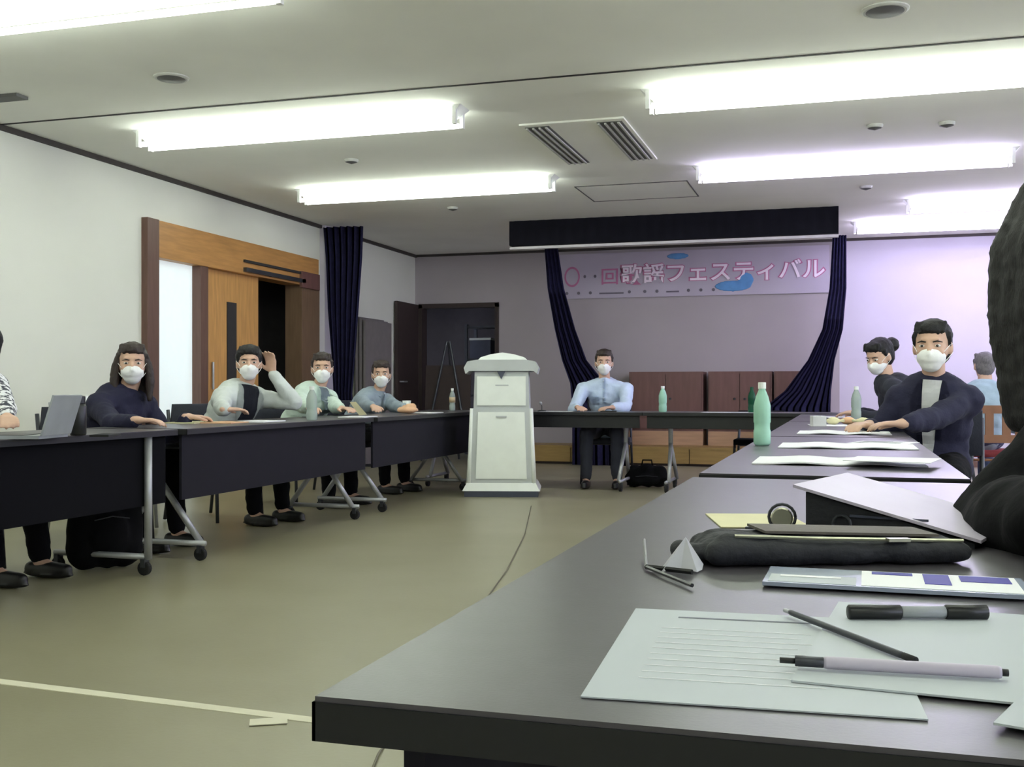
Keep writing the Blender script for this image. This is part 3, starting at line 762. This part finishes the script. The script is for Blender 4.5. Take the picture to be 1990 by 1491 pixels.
    if legs:
        t_ = Blob(); t_.ell(pelvis-Vector((0, 0, .01)), (.178, .138, .112), LR)
        for hip, kn, an in lg: t_.chain([hip, hip.lerp(kn, .5), kn, kn.lerp(an, .5), an+Vector((0, 0, .02))], [.094, .088, .068, .060, .052])
        t_.build('trousers', bottom, root, .013, 2, .007, 14)
        for hip, kn, an in lg:
            s_ = Blob(); q = an-Vector((0, 0, .055)); s_.cap(q-f*.045, q+f*.06, .038, .04); s_.cap(q+f*.06, q+f*.155, .04, .032); s_.ell(q+f*.05-Vector((0, 0, .022)), (.044, .15, .018), frame(f, Vector((0, 0, 1))))
            s_.build('shoe', shoe, root, .009, 3, clip=None)
    for o in root.children:                              # put the parts under the root's own frame
        o.matrix_parent_inverse = Matrix.Identity(4); o.location = (-pelvis.x, -pelvis.y, 0)
    if chair_label:
        kw = dict(chair_kw or {}); chair(chair_label, pelvis.x-f.x*.02, pelvis.y-f.y*.02, (f.x, f.y), **kw)
    return root
CAMP = Vector((0, 0, CAMZ+.1))
def ht(px, X=-3.56, z=.738): q = on_x(px, 800, X); return Vector((X, q.y, z))
E = Vector((1, .05, 0)); CG = 'dark padded conference chairs around the tables'
# far left, mostly outside the frame
hd = on_x(-46, 650, -3.98)
person('person in a black and white patterned top cut off by the left edge', hd, (hd.x-.22, hd.y-.02), (1, -.05), CAMP,
       [(ht(-70),), (ht(20),)], 'cloth_pattern', hair='hair_black', hairstyle='bob', chair_label='dark chair of the person in the patterned top', chair_kw=dict(group=CG), feet_back=-.05)
hd = on_x(257, 708, -3.90)
person('woman with long dark hair, white mask and dark navy top reaching over the left table', hd, (hd.x-.24, hd.y+.02), (1, -.12), CAMP,
       [(ht(262), Vector((1, .4, 0))), (ht(362, -3.70), Vector((.5, 1, 0)))], 'cloth_dark_navy', hair='hair_brown', hairstyle='long', top_kind='sweater', chair_label='dark chair of the woman with long dark hair', chair_kw=dict(group=CG))
hd = on_x(484, 706, -3.90)
person('person in a pale open shirt over a dark top, one hand raised to the ear', hd, (hd.x-.24, hd.y), (1, -.2), CAMP,
       [(ht(438), Vector((.6, .8, 0))), (on_x(530, 726, -3.78), Vector((-.1, -.15, 1)), Vector((0, -1, 0)))], 'cloth_pale', hair='hair_black', hairstyle='short', hair_w=1.1, inner='cloth_charcoal', inner_w=.06, top_kind='open_shirt',
       elbow=[None, Vector((.8, .35, -1))], chair_label='dark chair of the person with a raised hand', chair_kw=dict(group=CG))
hd = on_x(626, 716, -3.92)
person('person in a mint-white shirt with white mask reading beige papers', hd, (hd.x-.24, hd.y), (1, -.2), CAMP,
       [(ht(612),), (ht(668), Vector((1, -.5, 0)))], 'cloth_mint', hair='hair_brown', inner='cloth_greyblue', top_kind='open_shirt', chair_label='dark chair of the person in the mint-white shirt', chair_kw=dict(group=CG))
hd = on_x(741, 728, -3.92)
person('person in a grey-blue shirt bending over the left table by the podium', hd, (hd.x-.26, hd.y), (1, -.25), CAMP,
       [(ht(738),), (ht(790), Vector((1, -.5, 0)))], 'cloth_greyblue', hair='hair_brown', hairstyle='short', chair_label='dark chair of the person in the grey-blue shirt', chair_kw=dict(group=CG))
# far row
hd = on_y(1174, 705, 10.0)
person('man in a light blue shirt and white mask sitting alone at the far table', hd, (hd.x-.02, hd.y+.22), (.1, -1), CAMP,
       [(Vector((hd.x-.17, 9.62, .738)), Vector((.6, -1, 0))), (Vector((hd.x+.17, 9.62, .738)), Vector((-.8, -1, 0)))], 'cloth_ice_blue', hair='hair_brown', bottom='cloth_charcoal', shoe='shoe_black', chair_label='dark chair of the man in light blue', chair_kw=dict(group=CG), shoulder=.20)
# right row
hd = Vector((.24, 8.25, 1.135))
person('woman with dark hair in a bun leaning over the right row of tables', hd, (.60, 8.32), (-1, -.1), (-.6, 7.2, .62),
       [(Vector((.12, 8.45, .735)), Vector((-1, -.2, 0))), (Vector((.10, 8.02, .735)), Vector((-1, .1, 0)))], 'cloth_charcoal', hair='hair_black', hairstyle='bun', top_kind='jacket', chair_label='dark chair of the woman with the bun', chair_kw=dict(group=CG), hair_w=1.05)
hd = on_y(1812, 674, 5.45)
person('man in a dark jacket and white shirt with a large mask at the right table', hd, (hd.x-.0, hd.y+.12), (-.2, -1), (-.75, 0, .9),
       [(Vector((.12, 5.30, .738)), Vector((-.6, -.8, 0))), (Vector((.22, 4.98, .738)), Vector((-1, -.2, 0)))], 'cloth_dark_navy', hair='hair_black', hairstyle='short', top_kind='jacket', inner='cloth_white', chair_label='dark chair of the man in the dark jacket', chair_kw=dict(group=CG), sc=1.08, shoulder=.14, inner_w=.024, elbow=[None, Vector((.1, .2, -1))])
hd = on_y(1912, 712, 9.25)
person('grey-haired person in a pale blue top and jeans seen from behind on a brown chair', hd, (hd.x-.04, hd.y-.13), (-.12, 1), (hd.x-.8, hd.y+5, 1.1),
       [(Vector((hd.x+.2, hd.y+.28, .60)), None), (Vector((hd.x-.24, hd.y+.28, .60)), None)], 'cloth_paleblue', bottom='denim', hair='hair_grey', mask=False, shoe='shoe_grey', sc=.93,
       chair_label='brown wooden chair with a red seat under the grey-haired person', chair_kw=dict(wood=True))
# nearest neighbour at the right edge
s_ = 1200.0
hd = FW*(FPX/s_) + RT*((2124-CX)/s_); hd.z = CAMZ+(HY-445)/s_
person('person in black with long black hair cut off by the right edge', hd, (hd.x+.14, hd.y-.0), (-1, .0), (-3.0, 9.0, 1.0),
       [(Vector((.46, 2.22, .64)), Vector((-.3, -.3, -1))), (Vector((.25, 1.40, .745)), Vector((.3, -1, 0)))], 'cloth_black', hair='hair_black', hairstyle='mane', top_kind='sweater', sc=1.05,
       arml=1.16, bulk=1.4, elbow=[None, Vector((-1.0, .1, -1.0))], chair_label='dark chair of the person in black at the right edge', chair_kw=dict(group=CG), shoulder=.19, voxel=.007)
chair('empty black chair behind the far table, left of the flared curtain', -.75, 10.4, (0, -1), bh=.70, pad='cloth_black', group=CG)
chair('pale grey backrest chair standing empty left of the woman with long dark hair', -4.45, on_x(205, 790, -4.45).y, (1, 0), pad='white_panel', frame='steel', bh=.86)

# ================================================================== THINGS ON TABLES AND FLOOR
ZT = .7005
def bottle(label, p, h=.215, r=.032, body='pet_green', capm='cap_white', labelm=None):
    t = thing('tea_bottle', label, 'bottle', (p.x, p.y, ZT))
    k = h/.215
    obj('body', lathe([(r*.8, 0), (r, .008), (r, .05*k), (r*.93, .055*k), (r*.93, .075*k), (r, .08*k), (r, .135*k), (r*.75, .165*k), (r*.42, .188*k), (r*.4, .195*k)], seg=20), body, t, True)
    obj('cap', lathe([(r*.46, .193*k), (r*.46, .213*k), (r*.42, .215*k)], seg=16), capm, t)
    if labelm: obj('wrapper', lathe([(r*1.015, .08*k), (r*1.015, .13*k)], seg=20), labelm, t, True)
    return t
bottle('tall pale green bottle with white cap standing on the right row of tables', on_z(1481, 866, .7), .225, .030, labelm=None)
bottle('pale green bottle on the far table right of the man in light blue', on_y(1288, 0, 9.6), .23, .036)
bottle('clear bottle on the right row in front of the woman with the bun', on_z(1664, 815, .7), .22, .033, 'pet_clear')
bottle('pale bottle on the left row before the person in the mint-white shirt', on_z(606, 817, .7), .22, .036, 'pet_clear', 'cap_white')
bottle('small bottle with tan wrapper left of the podium', on_y(879, 0, 9.6), .21, .028, 'pet_clear', 'cap_white', 'label_tan')
bottle('dark green bottle on the far row near the flared curtain', on_y(1461, 0, 9.6), .22, .033, 'pet_dark', 'pet_dark')
t = thing('flask', 'black steel flask standing on the far left table', 'flask', tuple(on_z(152, 846, ZT)))
obj('body', lathe([(.031, 0), (.034, .006), (.034, .125), (.030, .135)], seg=20), 'black_plastic', t, True); obj('lid', lathe([(.029, .135), (.03, .14), (.03, .168), (.026, .172)], seg=20), 'black_plastic', t)
lp_ = thing('laptop', 'grey laptop with its lid up on the far left table, beside the black flask', 'laptop', tuple(on_z(58, 851, ZT)), PI/2+.25)
obj('base', box(-.13, .13, -.10, .11, 0, .014), 'grey_plastic', lp_, bevel=.004)
obj('keyboard', box(-.115, .115, -.03, .09, .014, .016), 'black_plastic', lp_)
ld = obj('lid', box(-.13, .13, -.004, .004, 0, .17, None, Matrix.Translation((0, -.11, .014)) @ Matrix.Rotation(.3, 4, 'X')), 'grey_plastic', lp_, bevel=.002)
obj('screen', box(-.12, .12, .0042, .005, .01, .16, None, Matrix.Translation((0, -.11, .014)) @ Matrix.Rotation(.3, 4, 'X')), 'black_plastic', ld)
t = thing('phone', 'dark flat phone lying on the far left table', 'phone', tuple(on_z(205, 848, ZT)), .3)
obj('body', box(-.04, .04, -.075, .075, 0, .009), 'black_plastic', t, bevel=.003); obj('screen', box(-.036, .036, -.07, .07, .009, .0096), 'panel_navy', t)

def sheet(label, c, w_, d_, rz=0, m='paper', n=1, z=ZT, lines=True, group=None, curl=.0, name='paper_sheet', lm='ink'):
    """w along local X, d along local Y, slightly curled paper"""
    t = thing(name, label, 'paper', (c[0], c[1], z), rz, group)
    th = .0004*n+.0006
    b = bmesh.new(); N = 8; g = []
    for i in range(N+1):
        u_ = i/N-.5; g.append([b.verts.new((u_*w_, v_*d_, th+curl*(2*u_)**2)) for v_ in (-.5, 0, .5)])
    for i in range(N):
        for j in range(2): b.faces.new((g[i][j], g[i+1][j], g[i+1][j+1], g[i][j+1]))
    thicken(b, th)
    obj('page', b, m, t)
    if lines:
        b = bmesh.new()
        for k in range(9):
            y = d_*(.38-.09*k); ww = w_*(.40 if k % 4 else .3)*random.uniform(.8, 1)
            box(-w_*.42, -w_*.42+ww*2, y, y+.0035, th+.0003, th+.0006, b)
        obj('printed_lines', b, lm, t)
    return t
# near table
sheet('single grey-white printed sheet lying nearest the camera on the front table', (-.066, .842), .212, .292, .06, 'paper_grey', 1, lines=False, curl=0)
p = on_z(1360, 1205, ZT)
b = box(-.06, .055, -.002, .002, .0012, .0014); t_ = C.objects['paper_sheet']; obj('printed_heading', bmesh.ops and b, 'ink', t_, loc=(-.005, .115, 0))
b = bmesh.new()
for k in range(10): box(-.075, .075*random.uniform(.4, 1), .07-.018*k, .0712-.018*k, .0012, .0013, b)
obj('printed_lines', b, 'paper', t_)
sheet('second grey-white sheet on the front table lying under the pens', (.085, .90), .21, .297, -.10, 'paper_grey', 2, z=ZT+.0014, lines=False)
sheet('creased sheet at the front corner of the nearest table, right of the pens', (.20, .78), .16, .24, -.35, 'paper_grey', 2, z=ZT+.003, lines=False)
def rod(name, label, cat, p0, p1, r, segs, z=None):
    """segs = list of (t0, t1, material, radius factor, part name)"""
    p0, p1 = Vector(p0), Vector(p1); L = (p1-p0).length
    t = thing(name, label, cat, tuple(p0), math.atan2(p1.y-p0.y, p1.x-p0.x))
    for a_, b_, m_, k, nm in segs:
        obj(nm, tube([(a_*L, 0, 0), ((a_+.02*(b_-a_))*L, 0, 0), ((b_-.02*(b_-a_))*L, 0, 0), (b_*L, 0, 0)], [r*k*.85, r*k, r*k, r*k*.85], seg=14), m_, t, True)
    return t
zr = ZT+.0085
rod('marker_pen', 'thick marker pen with black ends lying across the papers on the front table', 'pen', on_z(1648, 1190, zr), on_z(1918, 1190, zr), .0062, [(0, .38, 'black_plastic', 1.05, 'cap'), (.38, .70, 'grey_plastic', .85, 'barrel'), (.70, 1, 'black_plastic', 1.05, 'grip')])
zr = ZT+.008
rod('ballpoint_pen', 'slim pale lilac pen with dark tip lying nearest the camera', 'pen', on_z(1515, 1283, zr), on_z(1960, 1308, zr), .0042, [(0, .07, 'black_plastic', .5, 'tip'), (.07, .2, 'steel_dark', .9, 'grip'), (.2, .97, 'lilac_cover', 1.05, 'barrel'), (.97, 1, 'black_plastic', .6, 'button')])
rod('pencil', 'thin dark pencil lying slanted on the papers of the front table', 'pencil', on_z(1525, 1186, ZT+.006), on_z(1780, 1284, ZT+.006), .0026, [(0, .05, 'steel', .7, 'tip'), (.05, .92, 'steel_dark', 1, 'barrel'), (.92, 1, 'rubber', 1, 'eraser')])
# clear folder with blue print
c = on_z(1735, 1142, ZT)
t = thing('clear_folder', 'clear plastic folder with blue printed papers behind the marker pen', 'folder', (c.x, c.y, ZT+.002), -.02)
obj('sleeve', box(-.125, .125, -.04, .06, 0, .004), 'clear_film', t, bevel=.001)
obj('page', box(-.03, .118, -.035, .055, .004, .0046), 'paper', t)
obj('page', box(-.12, -.035, -.035, .01, .004, .0044), 'paper_grey', t)
obj('blue_print', box(.03, .055, -.01, .05, .0047, .0052), 'ink_blue', t); obj('blue_print', box(.065, .112, .015, .05, .0047, .0052), 'ink_blue', t); obj('blue_print', box(-.02, .02, .035, .05, .0047, .0052), 'ink_blue', t)
obj('printed_strip', box(-.11, -.05, -.005, .004, .0046, .005), 'paper', t)
# long black pouch
a_, b_ = on_z(1365, 1105, ZT), on_z(1880, 1098, ZT)
t = thing('pencil_case', 'long soft black pouch lying open on the front table', 'pouch', ((a_.x+b_.x)/2, (a_.y+b_.y)/2, ZT), math.atan2(b_.y-a_.y, b_.x-a_.x)); L = (b_-a_).length/2
B = Blob(); [B.cap((-L+.02, .012+.018*q, .015), (L, .012+.018*q, .013), .0145, .0125) for q in range(5)]; [B.cap((-L+.03, .02+.018*q, .022), (L-.05, .02+.018*q, .017), .013, .011) for q in range(4)]; B.cap((-L+.0, .03, .012), (-L-.01, .07, .012), .012, .012)
B.build('body', 'pouch_black', t, .004, 2, .0028, 26)
obj('flap', box(-L+.08, L-.02, .03, .1, .032, .035, None, Matrix.Rotation(.03, 4, 'Y')), 'pouch_olive', t, bevel=.001)
obj('zip', tube([(-L+.04, .012, .034), (-.02, .006, .031), (L, .010, .026)], .0022, seg=6), 'brass', t)
obj('zip_pull', box(.06, .085, -.004, .006, .0275, .031), 'brass', t)
# cream note and key ring
c = on_z(1455, 1014, ZT)
t = sheet('cream coloured note paper behind the black pouch', (c.x+.01, c.y+.01), .13, .17, .25, 'paper_cream', 3, lines=False); t['label'] = 'cream coloured note paper behind the black pouch'
c = on_z(1520, 1036, ZT)
t = thing('key_ring', 'small key ring with round metal tag on the cream note paper', 'keys', (c.x, c.y, ZT+.003))
obj('ring', tube([(.018*math.cos(a*PI/8), 0, .019+.018*math.sin(a*PI/8)) for a in range(17)], .0022, seg=6), 'steel_dark', t, True)
obj('tag', lathe([(.013, -.003), (.015, 0), (.013, .003)], seg=20), 'brass', t).matrix_local = Matrix.Translation((0, -.004, .018)) @ Matrix.Rotation(PI/2, 4, 'X')
obj('key', box(-.05, -.012, -.004, .004, .001, .004), 'steel_dark', t, bevel=.001); obj('key', box(.014, .04, -.006, .0, .001, .004), 'brass', t, bevel=.001)
# tissue and spectacles
c = on_z(1322, 1108, ZT)
b = bmesh.new(); apex = b.verts.new((.006, 0, .036)); ring = []
for k in range(9):
    a_ = 2*PI*k/9; rr_ = .024+.009*math.sin(k*2.4); ring.append(b.verts.new((rr_*math.cos(a_), rr_*math.sin(a_), .0005+.003*(k % 2))))
for k in range(9): b.faces.new((apex, ring[k], ring[(k+1) % 9]))
bmesh.ops.solidify(b, geom=b.faces[:], thickness=.0012)
tag(obj('tissue', b, 'paper', None, loc=(c.x, c.y, ZT+.001)), 'crumpled white tissue peak left of the black pouch', 'tissue')
g0, g1, g2, g3 = on_z(1252, 1050, ZT+.02), on_z(1256, 1102, ZT+.004), on_z(1345, 1138, ZT+.004), on_z(1345, 1112, ZT+.004)
t = thing('spectacles', 'thin black wire spectacles lying folded left of the pouch', 'glasses', tuple(Vector((g1.x, g1.y, ZT))))
o_ = Vector((g1.x, g1.y, ZT))
obj('temple', tube([g0-o_, g1-o_], .0022, seg=6), 'black_plastic', t); obj('temple', tube([g1-o_, g2-o_], .0022, seg=6), 'black_plastic', t); obj('frame', tube([g1-o_, g3-o_], .003, seg=6), 'black_plastic', t)
# propped binder
A = on_z(1566, 1042, ZT); Bp = on_z(1885, 1066, ZT)
t = thing('binder', 'lilac-covered dark binder propped half open behind the pouch', 'binder', (A.x, A.y, ZT), math.atan2(Bp.y-A.y, Bp.x-A.x))
Lb = .215
b = prism([(0, 0), (Lb, 0), (Lb, .006), (.0, .060)], 0, .23, 'y'); obj('pages', b, 'pouch_black', t, bevel=.002)
b = prism([(-.014, .0665), (Lb+.01, .0085), (Lb+.01, .0125), (-.014, .0705)], -.012, .24, 'y'); obj('cover', b, 'lilac_cover', t, bevel=.001)
obj('ring', tube([(.05+.012*math.cos(a*PI/6), -.004, .02+.012*math.sin(a*PI/6)) for a in range(13)], .002, seg=6), 'steel_dark', t)
obj('label_strip', box(.06, .16, -.003, .0, .030, .033), 'podium_dark', t)

# right row papers
def a3(label, y, x0, x1, dd=.3, n=8, m='paper'):
    t = thing('open_booklet', label, 'booklet', ((x0+x1)/2, y, ZT)); W = (x1-x0)/2
    for s in (-1, 1):
        b = bmesh.new(); g = []
        for i in range(9):
            u_ = i/8; x = s*W*u_; z = .004+.006*math.sin(PI*min(1, u_*1.15))**2*(1 if u_ < .87 else .6)*(1-u_*.5)
            g.append([b.verts.new((x, v_*dd, z)) for v_ in (-.5, .5)])
        for i in range(8): b.faces.new((g[i][0], g[i+1][0], g[i+1][1], g[i][1]))
        thicken(b, .0035); obj('page', b, m, t)
    return t
a3('open white booklet nearest the camera on the right row, just beyond its first edge', 3.12, -.235, .205, .30)
a3('open white booklet second from the camera on the right row, beside the green bottle', 3.98, -.215, .235, .33)
a3('open white booklet third from the camera, before the man in the dark jacket', 5.2, -.20, .20, .36)
sheet('loose white sheet overlapping the nearest booklet on the right row', (.12, 2.98), .21, .2, -.2, 'paper', 2, z=ZT+.018, lines=False)
sheet('loose white sheet under the hand of the man in the dark jacket', (.14, 4.3), .21, .22, -.3, 'paper', 2, z=ZT, lines=True)
sheet('pale sheet on the right row beyond the open booklets', (-.08, 6.3), .21, .3, .1, 'paper', 2, lines=False)
sheet('white sheet in front of the woman with the bun', (.0, 8.2), .25, .35, .1, 'paper', 2, lines=False)
c = on_z(1590, 828, ZT); t = thing('tissue_box', 'small white box standing on the right row left of the snacks', 'box', (c.x, c.y, ZT), .2)
obj('body', box(-.035, .035, -.05, .05, 0, .055), 'paper', t, bevel=.003); obj('opening', box(-.01, .01, -.03, .03, .055, .0565), 'paper_grey', t)
c = on_z(1648, 826, ZT)
for k, (dx, dy, rr_, mm) in enumerate(((-.05, 0, .028, 'paper_cream'), (.0, .03, .03, 'snack'), (.05, -.01, .026, 'paper_cream'))):
    B = Blob(); B.ell((0, 0, .022), (rr_*1.3, rr_, .022)); B.cap((-rr_*1.3, 0, .022), (-rr_*1.9, 0, .025), .006, .012); B.cap((rr_*1.3, 0, .022), (rr_*1.9, 0, .025), .006, .012)
    o = B.build('wrapped_snack', mm, None, .006, 2, .002, 40); o.location = (c.x+dx*1.6, c.y+dy*2, ZT)
    tag(o, ['cream wrapped snack on the right row, nearest the white box', 'orange-tan wrapped snack on the right row between two cream ones', 'cream wrapped snack on the right row, nearest the woman with the bun'][k], 'snack', 'wrapped snacks on the right row')
# far row papers
sheet('white paper on the far table left of the man in light blue', (on_y(1085, 0, 9.6).x, 9.6), .3, .2, 0, 'paper', 2, lines=False)
sheet('long white paper on the far table left of the dark green bottle', (on_y(1415, 0, 9.6).x, 9.6), .45, .2, 0, 'paper', 2, lines=False)
t = thing('phone', 'dark phone in front of the hands of the man in light blue', 'phone', (on_y(1183, 0, 9.52).x, 9.52, ZT), .1)
obj('body', box(-.07, .07, -.035, .035, 0, .01), 'black_plastic', t, bevel=.003); obj('screen', box(-.064, .064, -.03, .03, .01, .0106), 'panel_navy', t)
c = on_y(1053, 0, 9.6); t = thing('microphone', 'small silver desk microphone on the far table beside the podium', 'microphone', (c.x, c.y, ZT))
obj('base', lathe([(.04, 0), (.04, .008), (.012, .014)], seg=18), 'black_plastic', t); obj('stem', tube([(0, 0, .01), (0, 0, .05), (0, -.03, .07)], .004, seg=8), 'steel_dark', t); obj('head', Blob().cap((0, -.03, .07), (0, -.05, .078), .012, .015).bm, 'steel', t, True)
# left row papers and objects
lab = [((372, 822), .28, 'paper_cream', 'cream paper under the sleeve of the woman with long dark hair'), ((440, 822), .26, 'snack', 'orange-tan leaflet before the person with the raised hand'),
       ((505, 820), .30, 'paper', 'bright white paper on the left row before the person with the raised hand'), ((700, 811), .26, 'paper', 'white paper on the left row between the mint and grey-blue shirts'),
       ((830, 803), .28, 'paper', 'bright white paper at the podium end of the left row'), ((112, 858), .20, 'paper', 'white name card lying near the edge of the far left table'), ((15, 862), .2, 'paper', 'white paper at the picture edge on the far left table')]
for (px, py), w_, m_, lb in lab:
    c = on_z(px, py, ZT); sheet(lb, (min(c.x, -3.34), c.y), .2, w_, .05, m_, 14, lines=False)
c = on_x(664, 796, -3.62)
b = bmesh.new(); vs = [b.verts.new(v) for v in ((-.13, -.02, 0), (.13, -.02, 0), (.10, .06, .10), (-.10, .06, .10))]; b.faces.new(vs); bmesh.ops.solidify(b, geom=b.faces[:], thickness=.002)
o = obj('held_paper', b, 'paper_cream', None, loc=(-3.52, c.y+.12, .705)); o.rotation_euler = (0, 0, PI/2+.2); tag(o, 'beige papers held up by the person in the mint-white shirt', 'paper')
c = on_z(800, 804, ZT); B = Blob(); B.ell((0, 0, .03), (.09, .07, .03)); B.ell((.02, .02, .055), (.05, .05, .03)); o = B.build('cloth_bag', 'snack', None, .008, 3, .006, 20); o.location = (-3.45, c.y, ZT); tag(o, 'small tan cloth bag slumped on the left row near the podium', 'bag')
c = on_x(782, 790, -3.7); t = thing('paper_cup', 'white paper cup on the left row beside the tan cloth bag', 'cup', (-3.66, c.y, ZT)); obj('body', lathe([(.027, 0), (.038, .1), (.036, .1), (.025, .006)], seg=18), 'cap_white', t, True); obj('rim', tube([(.038*math.cos(a*PI/8), .038*math.sin(a*PI/8), .1) for a in range(17)], .002, seg=6), 'cap_white', t)
# bags on the floor
def bag(name, label, p, w_, d_, h, rz, m='cloth_black'):
    t = thing(name, label, 'bag', (p.x, p.y, 0), rz)
    B = Blob(); B.cap((-w_*.3, 0, d_*.5), (-w_*.3, 0, h-d_*.5), d_*.5, d_*.42); B.cap((w_*.3, 0, d_*.5), (w_*.3, 0, h-d_*.5), d_*.5, d_*.42); B.cap((0, 0, d_*.5), (0, 0, h-d_*.45), d_*.5, d_*.45)
    B.ell((0, -d_*.45, h*.34), (w_*.33, d_*.25, h*.24))
    B.build('body', m, t, .012, 4, .006, 12)
    obj('handle', tube([(-.05, 0, h-.03), (-.04, 0, h+.03), (.04, 0, h+.03), (.05, 0, h-.03)], .008, seg=8), m, t, True)
    obj('zip', tube([(-w_*.28, -d_*.66, h*.5), (0, -d_*.7, h*.53), (w_*.28, -d_*.66, h*.5)], .003, seg=6), 'steel_dark', t)
    for s in (-1, 1): obj('strap', tube([(s*.07, d_*.45, h-.08), (s*.09, d_*.62, h*.5), (s*.09, d_*.5, .08)], .012, seg=8), m, t, True)
    return t
bag('backpack', 'large black backpack on the floor under the far left table', on_z(192, 1108, 0)+Vector((-.0, .05, 0)), .30, .2, .52, .9)
bag('tote_bag', 'black bag on the floor under the far table right of the man in light blue', on_z(1252, 950, 0)+Vector((0, .15, 0)), .36, .2, .22, .15)
